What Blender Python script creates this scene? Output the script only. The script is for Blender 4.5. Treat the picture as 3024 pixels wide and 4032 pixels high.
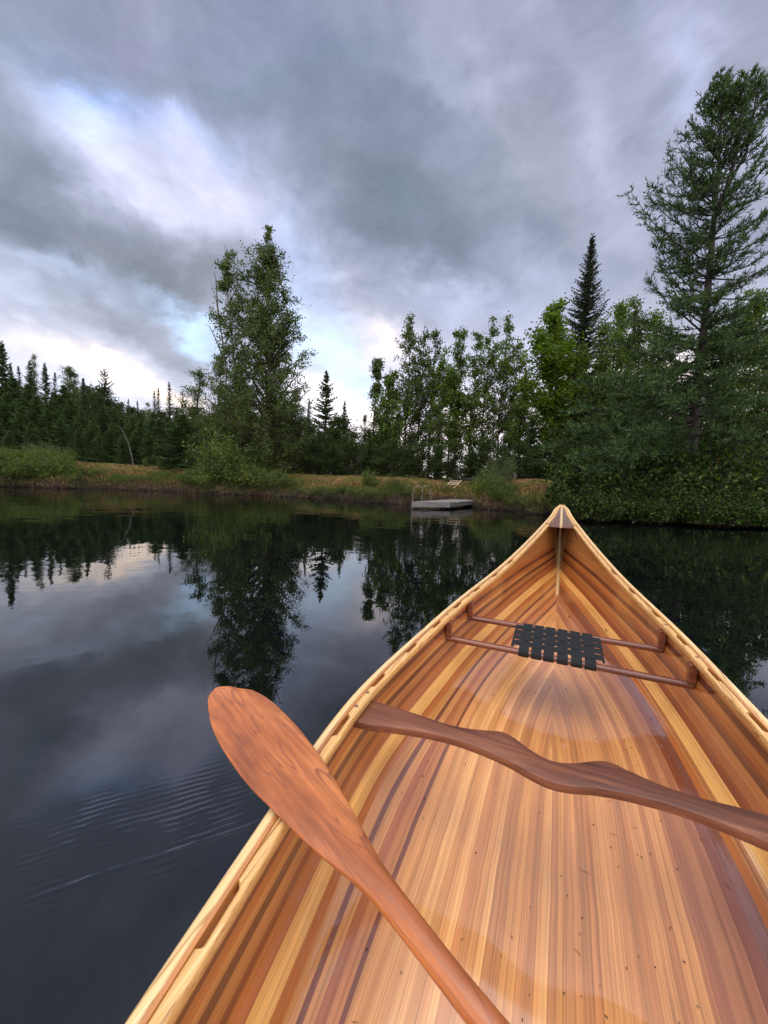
import bpy, math
import numpy as np
from mathutils import Matrix, Vector
for _o in list(bpy.data.objects): bpy.data.objects.remove(_o)
R = math.radians
SC = bpy.context.scene
COL = SC.collection

# ------------------------------------------------------------------ camera
PITCH, ROLL, EYE = R(4.8), R(2.4), .76
F0 = np.array([0, math.cos(PITCH), -math.sin(PITCH)]); U0 = np.array([0, math.sin(PITCH), math.cos(PITCH)]); R0 = np.array([1., 0, 0])
CR = math.cos(ROLL)*R0 + math.sin(ROLL)*U0; CU = -math.sin(ROLL)*R0 + math.cos(ROLL)*U0
CPOS = np.array([0, 0, EYE])
cam = bpy.data.cameras.new('camera'); camo = bpy.data.objects.new('camera', cam); COL.objects.link(camo)
cam.sensor_fit = 'HORIZONTAL'; cam.sensor_width = 36; cam.lens = 36*1510.5/3024
cam.clip_start = .02; cam.clip_end = 3000
camo.matrix_world = Matrix(((CR[0], CU[0], -F0[0], 0), (CR[1], CU[1], -F0[1], 0), (CR[2], CU[2], -F0[2], EYE), (0, 0, 0, 1)))
SC.camera = camo

def ray(u, v):                       # direction through a point given in 1659 x 2212 photo units
    x, y = u*1.82278, v*1.82278
    d = F0 + CR*(x-1512)/1510.5 - CU*(y-2016)/1510.5
    return d
def at_depth(u, v, Y): d = ray(u, v); return CPOS + d*(Y/d[1])
def on_z(u, v, z=0.): d = ray(u, v); return CPOS + d*((z-EYE)/d[2])
def azel(u, v):
    d = ray(u, v); d = d/np.linalg.norm(d); return np.array([math.atan2(d[0], d[1]), math.asin(d[2])])

# ------------------------------------------------------------------ view, world, sun
SC.view_settings.view_transform = 'Standard'; SC.view_settings.look = 'None'
SC.view_settings.exposure = 0.0; SC.view_settings.gamma = 1.0
SC.render.engine = 'CYCLES'
SC.cycles.max_bounces = 7; SC.cycles.diffuse_bounces = 3; SC.cycles.glossy_bounces = 3; SC.cycles.transmission_bounces = 3
SC.cycles.transparent_max_bounces = 4; SC.cycles.caustics_reflective = False; SC.cycles.caustics_refractive = False
SC.cycles.sample_clamp_indirect = 4

class NT:
    def __init__(s, tree): s.t = tree; s.n = tree.nodes; s.l = tree.links
    def node(s, typ, **kw):
        nd = s.n.new(typ)
        for k, v in kw.items(): setattr(nd, k, v)
        return nd
    def put(s, sock, val):
        if isinstance(val, bpy.types.NodeSocket): s.l.new(val, sock)
        elif val is not None: sock.default_value = val
    def math(s, op, a, b=None, c=None, clamp=False):
        nd = s.node('ShaderNodeMath', operation=op, use_clamp=clamp)
        for i, q in enumerate((a, b, c)): s.put(nd.inputs[i], q)
        return nd.outputs[0]
    def vmath(s, op, a, b=None, scale=None):
        nd = s.node('ShaderNodeVectorMath', operation=op)
        s.put(nd.inputs[0], a); s.put(nd.inputs[1], b)
        if scale is not None: s.put(nd.inputs['Scale'], scale)
        return nd.outputs['Value'] if op in ('DOT_PRODUCT', 'LENGTH', 'DISTANCE') else nd.outputs[0]
    def mix(s, f, a, b, typ='RGBA', blend='MIX'):
        nd = s.node('ShaderNodeMix', data_type=typ)
        if typ == 'RGBA': nd.blend_type = blend; ia, ib, out = nd.inputs[6], nd.inputs[7], nd.outputs[2]
        elif typ == 'FLOAT': ia, ib, out = nd.inputs[2], nd.inputs[3], nd.outputs[0]
        s.put(nd.inputs[0], f); s.put(ia, a); s.put(ib, b)
        return out
    def noise(s, vec, scale, detail=3, rough=.5, dist=0., col=False, typ=None):
        nd = s.node('ShaderNodeTexNoise'); s.put(nd.inputs['Vector'], vec)
        nd.inputs['Scale'].default_value = scale; nd.inputs['Detail'].default_value = detail
        nd.inputs['Roughness'].default_value = rough; nd.inputs['Distortion'].default_value = dist
        return nd.outputs['Color'] if col else nd.outputs['Fac']
    def comb(s, x, y, z):
        nd = s.node('ShaderNodeCombineXYZ')
        for i, q in enumerate((x, y, z)): s.put(nd.inputs[i], q)
        return nd.outputs[0]
    def sep(s, v):
        nd = s.node('ShaderNodeSeparateXYZ'); s.put(nd.inputs[0], v); return nd.outputs
    def ramp(s, f, stops, interp='LINEAR'):
        nd = s.node('ShaderNodeValToRGB'); cr = nd.color_ramp; cr.interpolation = interp
        while len(cr.elements) < len(stops): cr.elements.new(.5)
        for e, (p, c) in zip(cr.elements, stops): e.position = p
        for e, (p, c) in zip(cr.elements, stops):
            e.color = (*c, 1) if len(c) == 3 else c
        s.put(nd.inputs[0], f); return nd.outputs[0]
    def map(s, v, a, b, c=0., d=1., smooth=True):
        nd = s.node('ShaderNodeMapRange', interpolation_type='SMOOTHSTEP' if smooth else 'LINEAR')
        for i, q in enumerate((v, a, b, c, d)): s.put(nd.inputs[i], q)
        return nd.outputs[0]
def lin(r, g, b):
    f = lambda c: ((c/255+.055)/1.055)**2.4 if c > 10 else c/255/12.92
    return (f(r), f(g), f(b))
def c4(c): return (c[0], c[1], c[2], 1.)

SUN_EL, SUN_AZ = R(66), R(-140)      # soft light through thin cloud, from behind and to the left of the boat
W = bpy.data.worlds.new('World'); SC.world = W; W.use_nodes = True
w = NT(W.node_tree); w.n.clear()
sky = w.node('ShaderNodeTexSky', sky_type='NISHITA'); sky.sun_disc = False
sky.sun_elevation = SUN_EL; sky.sun_rotation = SUN_AZ; sky.dust_density = 2.0
tc = w.node('ShaderNodeTexCoord').outputs['Generated']
vn = w.vmath('NORMALIZE', tc)
# cloud edges wander: the direction is pushed about by stretched noise before the cloud masses are laid out
s3 = w.sep(vn)
den = w.math('ADD', w.math('MAXIMUM', s3[2], 0.0), .16)
plane = w.comb(w.math('DIVIDE', s3[0], den), w.math('DIVIDE', s3[1], den), 0.)       # the cloud deck overhead
rotd = w.node('ShaderNodeVectorRotate', rotation_type='Z_AXIS'); w.put(rotd.inputs['Vector'], plane); rotd.inputs['Angle'].default_value = R(28)
stre = w.vmath('MULTIPLY', rotd.outputs[0], (1.0, .75, 1.))
vs = w.vmath('MULTIPLY', vn, (1., 1., 1.5)); wc1 = w.noise(vs, 2.0, 5, .55, .2, col=True); wc2 = w.noise(vs, 6.5, 6, .62, .3, col=True)
az = w.math('ARCTAN2', s3[0], s3[1]); el = w.math('ARCSINE', s3[2])
ae = w.comb(az, el, 0.)
off1 = w.vmath('SCALE', w.vmath('SUBTRACT', wc1, (.5, .5, .5)), scale=.34)
off2 = w.vmath('SCALE', w.vmath('SUBTRACT', wc2, (.5, .5, .5)), scale=.15)
q = w.vmath('ADD', ae, w.vmath('ADD', off1, off2))
base = w.ramp(w.math('MULTIPLY', el, 1/1.2), [(0, lin(238, 228, 222)), (.12, lin(196, 200, 215)), (.35, lin(150, 155, 172)), (.7, lin(136, 141, 158)), (1, lin(160, 165, 180))])
col = base
# (u, v, half-axis 1 du,dv, half-axis 2 du,dv, colour, strength) cloud masses and openings in photo units
BL = [
 (60, 80, 170, 40, -30, 120, (124, 133, 150), .9), (330, 30, 120, 20, 0, 70, (146, 148, 172), .8),
 (560, 150, 150, 90, 60, -70, (122, 131, 150), .85), (700, 60, 200, 30, 0, 90, (128, 136, 160), .8),
 (30, 260, 80, 150, 60, 0, (128, 138, 152), .8),
 (230, 190, 85, 55, -45, 50, (158, 186, 236), 1.0), (255, 225, 55, 35, -20, 25, (208, 220, 242), .8),
 (380, 245, 90, 30, -20, 40, (160, 176, 216), .9), (440, 300, 90, 60, -50, 50, (176, 186, 222), .9),
 (300, 340, 150, 120, -50, 55, (196, 200, 224), .95), (480, 420, 90, 110, -50, 40, (206, 206, 224), .9),
 (380, 420, 110, 90, -40, 40, (186, 188, 206), .8),
 (830, 190, 160, 150, 80, -80, (116, 125, 142), .9), (860, 400, 130, 170, 120, -60, (108, 117, 132), 1.0),
 (960, 520, 200, 90, 70, -60, (112, 121, 136), .95), (1120, 500, 140, 60, 0, 60, (128, 135, 150), .8),
 (1050, 200, 90, 130, 60, 0, (160, 164, 184), .8), (1230, 120, 120, 120, 60, -30, (150, 153, 174), .8),
 (1180, 380, 90, 90, 60, -20, (140, 145, 160), .9), (1300, 300, 70, 110, 60, 0, (166, 170, 188), .8),
 (1540, 110, 130, 80, -60, 60, (168, 172, 198), .9), (1380, 470, 110, 60, -40, 50, (158, 162, 182), .8),
 (1020, 640, 160, 40, -10, 50, (170, 175, 198), .85), (1180, 580, 120, 40, -10, 50, (162, 167, 188), .8),
 (650, 560, 90, 110, -40, 40, (176, 184, 212), .85), (720, 660, 90, 50, -30, 40, (182, 194, 222), .8),
 (110, 440, 150, 90, -40, 70, (122, 129, 142), .95), (300, 560, 190, 100, -30, 55, (124, 130, 143), 1.0),
 (420, 610, 130, 40, -20, 35, (126, 130, 138), .8),
 (170, 560, 90, 60, -14, 18, (172, 184, 208), .75), (60, 520, 70, 50, -12, 15, (166, 176, 198), .7),
 (70, 650, 120, 50, -20, 30, (150, 156, 174), .8), (250, 660, 140, 60, -20, 28, (132, 137, 152), .8),
 (420, 720, 110, 60, -20, 30, (146, 150, 162), .85), (60, 600, 50, 30, -20, 30, (170, 180, 200), .6),
 (430, 670, 90, 45, -14, 18, (184, 208, 236), .9), (760, 740, 70, 60, -30, 40, (196, 216, 240), .9),
 (120, 735, 150, 45, -10, 26, (208, 204, 208), .8), (40, 770, 90, 20, 0, 30, (186, 186, 196), .7),
 (270, 800, 110, 50, -20, 34, (246, 226, 210), .95), (330, 835, 90, 30, -10, 24, (250, 230, 214), .9),
 (710, 850, 80, 40, -20, 50, (240, 240, 246), .9), (835, 690, 50, 40, -20, 30, (218, 208, 212), .8),
 (790, 860, 70, 30, 0, 50, (250, 238, 228), .8), (730, 765, 40, 30, -20, 20, (170, 178, 198), .6),
 (1000, 900, 260, 0, 0, 60, (240, 222, 224), .8), (1500, 900, 200, 0, 0, 110, (250, 232, 222), .8),
]
sepq = w.sep(q)
for (bu, bv, a1, a2, b1, b2, c, st) in BL:
    c0 = azel(bu, bv); A = (azel(bu+a1, bv+a2)-azel(bu-a1, bv-a2))/2; B = (azel(bu+b1, bv+b2)-azel(bu-b1, bv-b2))/2
    Mi = np.linalg.inv(np.stack([A, B], 1))
    d = w.vmath('SUBTRACT', q, (c0[0], c0[1], 0))
    e1 = w.vmath('DOT_PRODUCT', d, (Mi[0, 0], Mi[0, 1], 0)); e2 = w.vmath('DOT_PRODUCT', d, (Mi[1, 0], Mi[1, 1], 0))
    r2 = w.math('ADD', w.math('MULTIPLY', e1, e1), w.math('MULTIPLY', e2, e2))
    g = w.math('MULTIPLY', w.math('EXPONENT', w.math('MULTIPLY', r2, -.9)), st)
    col = w.mix(g, col, c4(lin(*c)))
lump = w.noise(w.vmath('ADD', vs, w.vmath('SCALE', wc1, scale=.5)), 3.6, 7, .60, .35)
col = w.mix(1.0, col, w.ramp(lump, [(.30, (.80, .815, .84)), (.5, (1., 1., 1.)), (.70, (1.17, 1.16, 1.15))]), blend='MULTIPLY')
# fine wisps everywhere
wisp = w.noise(w.vmath('ADD', vs, (3., 5., 1.)), 8.5, 6, .6, .5)
col = w.mix(1.0, col, w.ramp(wisp, [(.25, (.86, .87, .88)), (.5, (.99, .99, .99)), (.78, (1.13, 1.12, 1.11))]), blend='MULTIPLY')
# unseen sky behind the boat and overhead, brightened and warmed to light the canoe
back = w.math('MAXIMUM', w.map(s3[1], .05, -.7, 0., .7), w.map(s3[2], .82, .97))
bg = w.node('ShaderNodeBackground'); bg.inputs['Strength'].default_value = .1
gm = w.node('ShaderNodeGamma'); w.put(gm.inputs[0], w.vmath('SCALE', col, scale=1.45)); gm.inputs[1].default_value = 1.12
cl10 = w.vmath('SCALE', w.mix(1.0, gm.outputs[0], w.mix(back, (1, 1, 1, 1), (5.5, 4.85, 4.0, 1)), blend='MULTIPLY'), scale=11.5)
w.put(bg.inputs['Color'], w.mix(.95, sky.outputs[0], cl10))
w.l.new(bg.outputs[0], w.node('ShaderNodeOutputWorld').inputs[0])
W.cycles.sampling_method = 'MANUAL'; W.cycles.sample_map_resolution = 512

sl = bpy.data.lights.new('sun', 'SUN'); sl.energy = 1.4; sl.angle = R(40); sl.color = (1., .92, .80)
so = bpy.data.objects.new('sun', sl); COL.objects.link(so)
sd = Vector((math.sin(SUN_AZ)*math.cos(SUN_EL), math.cos(SUN_AZ)*math.cos(SUN_EL), math.sin(SUN_EL)))
so.rotation_euler = sd.to_track_quat('Z', 'Y').to_euler()

# ------------------------------------------------------------------ helpers
def tag(o, label=None, cat=None, group=None, kind=None):
    if label: o['label'] = label
    if cat: o['category'] = cat
    if group: o['group'] = group
    if kind: o['kind'] = kind
    return o
def empty(name, loc=(0, 0, 0), label=None, cat=None, group=None):
    o = bpy.data.objects.new(name, None); o.empty_display_size = .2; o.location = loc; COL.objects.link(o)
    return tag(o, label, cat, group)
def meshobj(name, V, F, mat=None, parent=None, uv=None, smooth=False):
    V = np.asarray(V, np.float32).reshape(-1, 3); F = np.asarray(F, np.int32); k = F.shape[1]
    me = bpy.data.meshes.new(name); me.vertices.add(len(V)); me.vertices.foreach_set('co', V.ravel())
    me.loops.add(F.size); me.loops.foreach_set('vertex_index', F.ravel())
    me.polygons.add(len(F)); me.polygons.foreach_set('loop_start', np.arange(0, F.size, k, dtype=np.int32))
    me.polygons.foreach_set('loop_total', np.full(len(F), k, np.int32))
    if uv is not None:
        l = me.uv_layers.new(name='UVMap'); l.data.foreach_set('uv', np.asarray(uv, np.float32)[F.ravel()].ravel())
    me.update(calc_edges=True)
    if smooth: me.polygons.foreach_set('use_smooth', np.ones(len(F), bool))
    if mat: me.materials.append(mat)
    o = bpy.data.objects.new(name, me); COL.objects.link(o)
    if parent: o.parent = parent
    return o
class MB:
    def __init__(s): s.V = []; s.F = []; s.UV = []; s.n = 0
    def add(s, V, F, uv=None):
        V = np.asarray(V, float).reshape(-1, 3); F = np.asarray(F)
        s.V.append(V); s.F.append(F+s.n); s.n += len(V)
        s.UV.append(np.zeros((len(V), 2)) if uv is None else uv)
    def tube(s, P, r, k=8, cap=True, uvs=None):
        P = np.asarray(P, float); n = len(P); r = np.broadcast_to(np.asarray(r, float), (n,))
        T = np.gradient(P, axis=0); T /= np.linalg.norm(T, axis=1)[:, None]+1e-9
        a = np.array([0, 0, 1.]) if abs(T[0][2]) < .9 else np.array([1., 0, 0])
        A = np.cross(T, a); A /= np.linalg.norm(A, axis=1)[:, None]+1e-9; B = np.cross(T, A)
        th = np.arange(k)*2*np.pi/k
        V = P[:, None]+r[:, None, None]*(np.cos(th)[None, :, None]*A[:, None]+np.sin(th)[None, :, None]*B[:, None])
        s.grid(V, closed=True)
        if cap:
            for e in (0, n-1):
                c = P[e]; base = V[e]
                VV = np.concatenate([base, [c]]); i = np.arange(k)
                s.add(VV, np.stack([i, (i+1) % k, np.full(k, k), np.full(k, k)], 1))
    def grid(s, V, closed=False, uv=None):
        V = np.asarray(V, float); n, k = V.shape[:2]
        kk = k if closed else k-1
        i, j = np.meshgrid(np.arange(n-1), np.arange(kk), indexing='ij'); j2 = (j+1) % k
        F = np.stack([i*k+j, i*k+j2, (i+1)*k+j2, (i+1)*k+j], -1).reshape(-1, 4)
        s.add(V.reshape(-1, 3), F, None if uv is None else np.asarray(uv).reshape(-1, 2))
    def box(s, c, sx, ax=None, bev=0.):
        """box centre c, half sizes sx, axes rows ax; bevelled edges when bev>0 (stack of inset rings)"""
        c = np.asarray(c, float); ax = np.eye(3) if ax is None else np.asarray(ax, float)
        a, b, h = sx
        def ring(i, z):
            e = bev
            p = [(a-i, b-i-e), (a-i-e, b-i), (-a+i+e, b-i), (-a+i, b-i-e), (-a+i, -b+i+e), (-a+i+e, -b+i), (a-i-e, -b+i), (a-i, -b+i+e)]
            return [(x, y, z) for x, y in p]
        if bev <= 0: bev = 1e-4
        rings = np.array([ring(bev, -h), ring(0, -h+bev), ring(0, h-bev), ring(bev, h)])
        W_ = rings @ ax + c
        s.grid(W_, closed=True)
        for e in (0, 3):
            VV = np.concatenate([W_[e], [W_[e].mean(0)]]); i = np.arange(8)
            s.add(VV, np.stack([i, (i+1) % 8, np.full(8, 8), np.full(8, 8)], 1))
    def build(s, name, mat=None, parent=None, smooth=False, uv=False):
        V = np.concatenate(s.V); F = np.concatenate(s.F)
        UV = np.concatenate(s.UV) if uv else None
        deg = F[:, 2] == F[:, 3]
        if deg.any():                      # mixed tris and quads
            me = bpy.data.meshes.new(name)
            faces = [tuple(f[:3]) if d else tuple(f) for f, d in zip(F.tolist(), deg.tolist())]
            me.from_pydata(V.tolist(), [], faces)
            if uv:
                l = me.uv_layers.new(name='UVMap'); idx = np.zeros(len(me.loops), np.int32); me.loops.foreach_get('vertex_index', idx)
                l.data.foreach_set('uv', UV[idx].astype(np.float32).ravel())
            if smooth: me.polygons.foreach_set('use_smooth', np.ones(len(me.polygons), bool))
            if mat: me.materials.append(mat)
            o = bpy.data.objects.new(name, me); COL.objects.link(o)
            if parent: o.parent = parent
            return o
        return meshobj(name, V, F, mat, parent, UV, smooth)
def copy_tree(o, parent=None):
    c = o.copy(); COL.objects.link(c); c.parent = parent
    for ch in o.children: copy_tree(ch, c)
    return c
def smooth_angle(o, ang=40):
    me = o.data; me.polygons.foreach_set('use_smooth', np.ones(len(me.polygons), bool))
    try: me.set_sharp_from_angle(angle=R(ang))
    except Exception: pass

def newmat(name):
    m = bpy.data.materials.new(name); m.use_nodes = True; t = NT(m.node_tree); t.n.clear()
    out = t.node('ShaderNodeOutputMaterial'); b = t.node('ShaderNodeBsdfPrincipled'); t.l.new(b.outputs[0], out.inputs[0])
    return m, t, b, out
def wood(name, stops, axis='X', scale=(2., 60., 60.), rough=.45, coat=0., coatr=.1, ring=0., bump=.0, contrast=1., fleck=.0):
    """grain runs along the object axis given by the small factor in scale"""
    m, t, b, out = newmat(name)
    co = t.node('ShaderNodeTexCoord').outputs['Object']
    v = t.vmath('MULTIPLY', co, scale)
    n1 = t.noise(v, 1., 4, .6, .6); n2 = t.noise(t.vmath('MULTIPLY', v, (3., 3., 3.)), 1., 3, .6)
    if ring:
        wv = t.node('ShaderNodeTexWave', wave_type='BANDS', bands_direction='Y'); t.put(wv.inputs['Vector'], t.vmath('MULTIPLY', v, (1., 1., 1.)))
        wv.inputs['Scale'].default_value = ring; wv.inputs['Distortion'].default_value = 6.; wv.inputs['Detail'].default_value = 2
        wv.inputs['Detail Scale'].default_value = .6
        n1 = t.mix(.45, n1, wv.outputs['Fac'], 'FLOAT')
    f = t.math('ADD', t.math('MULTIPLY', n1, .75), t.math('MULTIPLY', n2, .25))
    c = t.ramp(f, stops)
    t.put(b.inputs['Base Color'], c); b.inputs['Roughness'].default_value = rough
    b.inputs['Coat Weight'].default_value = coat; b.inputs['Coat Roughness'].default_value = coatr
    if bump:
        bp = t.node('ShaderNodeBump'); bp.inputs['Strength'].default_value = bump; bp.inputs['Distance'].default_value = .002
        t.put(bp.inputs['Height'], f); t.l.new(bp.outputs[0], b.inputs['Normal'])
    return m
# ------------------------------------------------------------------ canoe form
# hull form, canoe frame: X forward (bow tip at 0, stern at -2*MID), Y left, Z up, sheer amidships at Z=0
MID=2.44
FR=np.array([0,.03,.08,.16,.27,.40,.55,.72,.87,1.0])
BV=np.array([.0158,.0426,.0634,.0986,.1498,.2076,.2741,.3545,.4041,.43])
def cub(xs,ys,x):
    n=len(xs);h=np.diff(xs);A=np.zeros((n,n));r=np.zeros(n);A[0,0]=1
    for i in range(1,n-1):
        A[i,i-1]=h[i-1];A[i,i]=2*(h[i-1]+h[i]);A[i,i+1]=h[i];r[i]=6*((ys[i+1]-ys[i])/h[i]-(ys[i]-ys[i-1])/h[i-1])
    A[-1,-1]=2*h[-1];A[-1,-2]=h[-1];r[-1]=-6*(ys[-1]-ys[-2])/h[-1]
    m=np.linalg.solve(A,r);i=np.clip(np.searchsorted(xs,x)-1,0,n-2);a=xs[i+1]-x;b=x-xs[i]
    return (m[i]*a**3+m[i+1]*b**3)/(6*h[i])+(ys[i]/h[i]-m[i]*h[i]/6)*a+(ys[i+1]/h[i]-m[i+1]*h[i]/6)*b
def tt(x):
    t=np.asarray(x,float)/MID
    return np.where(t>1,2-t,t)
def beam(x): return cub(FR,BV,tt(x))                 # outer half beam over the outwales; x = metres aft of the bow tip
def sheer(x): return .1714*np.abs(1-tt(x))**2.845
def keel(x):
    return np.interp(tt(x)*MID,[0,.015,.03,.06,.09,.13,.2,.3,.42,.56,.75,1.0,1.4,1.9,2.44],
                     [.165,.12,.07,-.02,-.09,-.145,-.20,-.238,-.258,-.270,-.281,-.290,-.297,-.300,-.301])
def fullness(x): return np.interp(tt(x)*MID,[0,.3,.6,.9,1.3,1.8,2.44],[1.15,1.3,1.55,1.85,2.25,2.55,2.75])
OUTW=.018; HT=.006
def section(x,off=0.,n=48):
    """left half section at x (metres aft), girth uniformly sampled from sheer to keel; off = inset of the surface"""
    b=max(float(beam(x))-OUTW-off,.0015);zs=float(sheer(x));zk=float(keel(x))+off*1.0
    d=max(zs-zk,.002);m=float(fullness(x))
    th=np.linspace(0,np.pi/2,200)
    y=b*np.cos(th)**(2/m);z=zs-d*np.sin(th)**(2/m)
    s=np.concatenate([[0],np.cumsum(np.hypot(np.diff(y),np.diff(z)))])
    q=np.linspace(0,s[-1],n)
    return np.interp(q,s,y),np.interp(q,s,z),q

CM = np.array([[0.4130, -0.9093, -0.0503], [0.9072, 0.4149, -0.0648], [0.0798, -0.0188, 0.9966]])
_u, _s, _vt = np.linalg.svd(CM); CM = _u@_vt
CC = np.array([-3.1373, 0.0134, 0.5507])
CT = CPOS - CM@CC
def canoe_w(P): return np.asarray(P)@CM.T + CT
CMAT = Matrix([[*CM[i], CT[i]] for i in range(3)]+[[0, 0, 0, 1]])

# ------------------------------------------------------------------ shore and ground
WL = [(-60, 1051), (0, 1053), (200, 1056), (400, 1063), (480, 1067), (560, 1070), (700, 1078), (850, 1090), (950, 1088), (1049, 1097), (1134, 1107), (1230, 1118), (1330, 1127), (1500, 1135), (1659, 1140), (1720, 1142)]
_p = [on_z(u, v) for u, v in WL]
_az = np.array([math.atan2(p[0], p[1]) for p in _p]); _rr = np.array([math.hypot(p[0], p[1]) for p in _p])
AZT = np.concatenate([[-math.pi, -2.2, -1.5, -1.05], _az, [1.1, 1.6, 2.3, math.pi]])
RRT = np.concatenate([[30, 30, 24, 19], _rr, [14, 18, 24, 30]])
rngG = np.random.default_rng(3)
_nz = [(rngG.uniform(4, 60), rngG.uniform(0, 6.28), rngG.uniform(.04, .14)) for _ in range(10)]
def shoreR(az):
    r = np.interp(az, AZT, RRT)
    return r + sum(a*np.sin(k*az+p) for k, p, a in _nz)
def vnoise(x, y, s=1., seed=0):
    r = np.random.default_rng(seed); o = 0
    for _ in range(6):
        a = r.uniform(0, 6.28); k = r.uniform(.5, 1.8)*s; o = o+np.sin((x*math.cos(a)+y*math.sin(a))*k+r.uniform(0, 6.28))
    return o/6
def ground(x, y):
    x = np.asarray(x, float); y = np.asarray(y, float)
    az = np.arctan2(x, y); r = np.hypot(x, y)-shoreR(az)
    bt = np.interp(np.degrees(az), [-60, -45, -15, 5, 18, 30, 50], [1.15, 1.0, .84, .90, .97, 1.05, 1.1])
    z = np.interp(r, [-8, -3, -.3, 0, .12, .5, 1.2, 2.2, 3.0, 3.6], [-1.6, -1.2, -.35, -.03, .10, .24, .45, .72, .93, 1.0])
    z = np.where(z > 0, z*bt, z)
    hill = np.interp(np.degrees(az), [-180, -70, -40, -18, -8, 180], [0, 1, 1, .45, 0, 0])*np.clip(r-10, 0, 60)*.13
    hill = hill + np.clip(r-30, 0, 400)*.01
    return z + hill + np.where(r > 0, 1, 0)*(.05*vnoise(x, y, 1.6, 1)+.02*vnoise(x, y, 6, 2))
na = 620
A_ = np.concatenate([np.linspace(-math.pi, -.95, 60, endpoint=False), np.linspace(-.95, .95, na, endpoint=False), np.linspace(.95, math.pi, 61)])
RO = np.concatenate([np.linspace(-8, -1, 6), np.linspace(-.6, 4.2, 44), np.linspace(4.6, 14, 24), np.array([17, 21, 26, 32, 40, 52, 70, 100, 160, 260, 420, 700])])
AA, RR = np.meshgrid(A_, RO, indexing='ij')
RA = shoreR(AA)+RR
GX, GY = RA*np.sin(AA), RA*np.cos(AA)
gmb = MB(); gmb.grid(np.stack([GX, GY, ground(GX, GY)], -1))
m, t, b, out = newmat('ground_soil_grass')
co = t.node('ShaderNodeTexCoord').outputs['Object']; hz = t.sep(co)[2]
n1 = t.noise(co, .55, 4, .6); n2 = t.noise(co, 5., 5, .65); n3 = t.noise(co, 38., 3, .6); n4 = t.noise(t.vmath('ADD', co, (31, 7, 3)), .9, 4, .6)
grass = t.ramp(n2, [(.3, (.05, .058, .015)), (.5, (.12, .12, .03)), (.7, (.22, .185, .06))])
rust = t.ramp(n2, [(.3, (.075, .045, .020)), (.52, (.20, .122, .055)), (.72, (.36, .24, .12))])
soil = t.ramp(n2, [(.3, (.010, .007, .005)), (.7, (.045, .032, .022))])
hj = t.math('ADD', hz, t.math('MULTIPLY', t.math('SUBTRACT', n2, .5), .3))
c = t.mix(t.math('MULTIPLY', t.map(n4, .43, .58), t.math('MULTIPLY', t.map(hj, .32, .5), t.map(hj, 1.05, .86))), grass, rust)
c = t.mix(t.map(hj, .26, .1), c, soil)
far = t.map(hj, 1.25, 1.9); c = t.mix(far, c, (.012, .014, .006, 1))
c = t.mix(1.0, c, t.ramp(n3, [(.3, (.55, .55, .55)), (.7, (1.3, 1.3, 1.3))]), blend='MULTIPLY')
t.put(b.inputs['Base Color'], c); b.inputs['Roughness'].default_value = .95; b.inputs['Specular IOR Level'].default_value = .1
bp = t.node('ShaderNodeBump'); bp.inputs['Strength'].default_value = .8; bp.inputs['Distance'].default_value = .05
t.put(bp.inputs['Height'], t.math('ADD', n2, n3)); t.l.new(bp.outputs[0], b.inputs['Normal'])
GROUNDM = m
go = gmb.build('ground', m, smooth=True); tag(go, kind='structure')

# ------------------------------------------------------------------ water, one sheet with the canoe's own waterline cut out of it
m, t, b, out = newmat('pond_water')
b.inputs['Base Color'].default_value = (.0020, .0030, .0035, 1); b.inputs['Roughness'].default_value = .0; b.inputs['IOR'].default_value = 1.8
co = t.node('ShaderNodeTexCoord').outputs['Object']; s = t.sep(co)
w1 = t.noise(t.vmath('MULTIPLY', co, (1., 1.25, 1.)), 2.1, 3, .5, .3)
w2 = t.noise(t.vmath('MULTIPLY', co, (1., 1.4, 1.)), 8., 3, .55, .2)
patch = t.map(t.noise(co, .32, 2, .5), .38, .62, .25, 1.)
dist = t.vmath('LENGTH', co)
calm = t.map(dist, 2., 9.0, .12, 1.2)
hgt = t.math('MULTIPLY', t.math('ADD', t.math('MULTIPLY', w1, .012), t.math('MULTIPLY', w2, .0011)), t.math('MULTIPLY', calm, patch))
# fine wake ripples fanning from the side of the canoe
def band(nx, ny, wl, phase=0.):
    ph = t.math('ADD', t.math('MULTIPLY', s[0], nx*6.2832/wl), t.math('MULTIPLY', s[1], ny*6.2832/wl))
    jit = t.math('MULTIPLY', t.math('SUBTRACT', t.noise(co, 4., 4, .6), .5), 16.)
    return t.math('SINE', t.math('ADD', ph, jit))
tn = t.math('ADD', t.math('MULTIPLY', s[0], .90), t.math('MULTIPLY', s[1], .44))
nn = t.math('ADD', t.math('MULTIPLY', s[0], -.44), t.math('MULTIPLY', s[1], .90))
mask = t.math('MULTIPLY', t.math('MULTIPLY', t.map(nn, .74, .83), t.map(nn, 1.10, .90)), t.math('MULTIPLY', t.map(tn, -.42, -.22), t.map(tn, .30, .16)))
mask = t.math('MULTIPLY', mask, t.map(t.noise(co, 5., 3, .6), .40, .62, .08, 1.))
rip = t.math('MULTIPLY', t.math('MULTIPLY', band(-.44, .90, .0165), mask), .00018)
crest = t.math('MULTIPLY', t.math('EXPONENT', t.math('MULTIPLY', t.math('POWER', t.math('DIVIDE', t.math('SUBTRACT', nn, t.math('ADD', .815, t.math('MULTIPLY', t.math('SUBTRACT', t.noise(co, 6., 2, .5), .5), .05))), .007), 2.), -1.)), t.math('MULTIPLY', t.map(tn, -.30, -.2), t.map(tn, .22, .0)))
hgt = t.math('ADD', hgt, t.math('ADD', rip, t.math('MULTIPLY', crest, .0003)))
bp = t.node('ShaderNodeBump'); bp.inputs['Strength'].default_value = 1.; bp.inputs['Distance'].default_value = 1.
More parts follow.
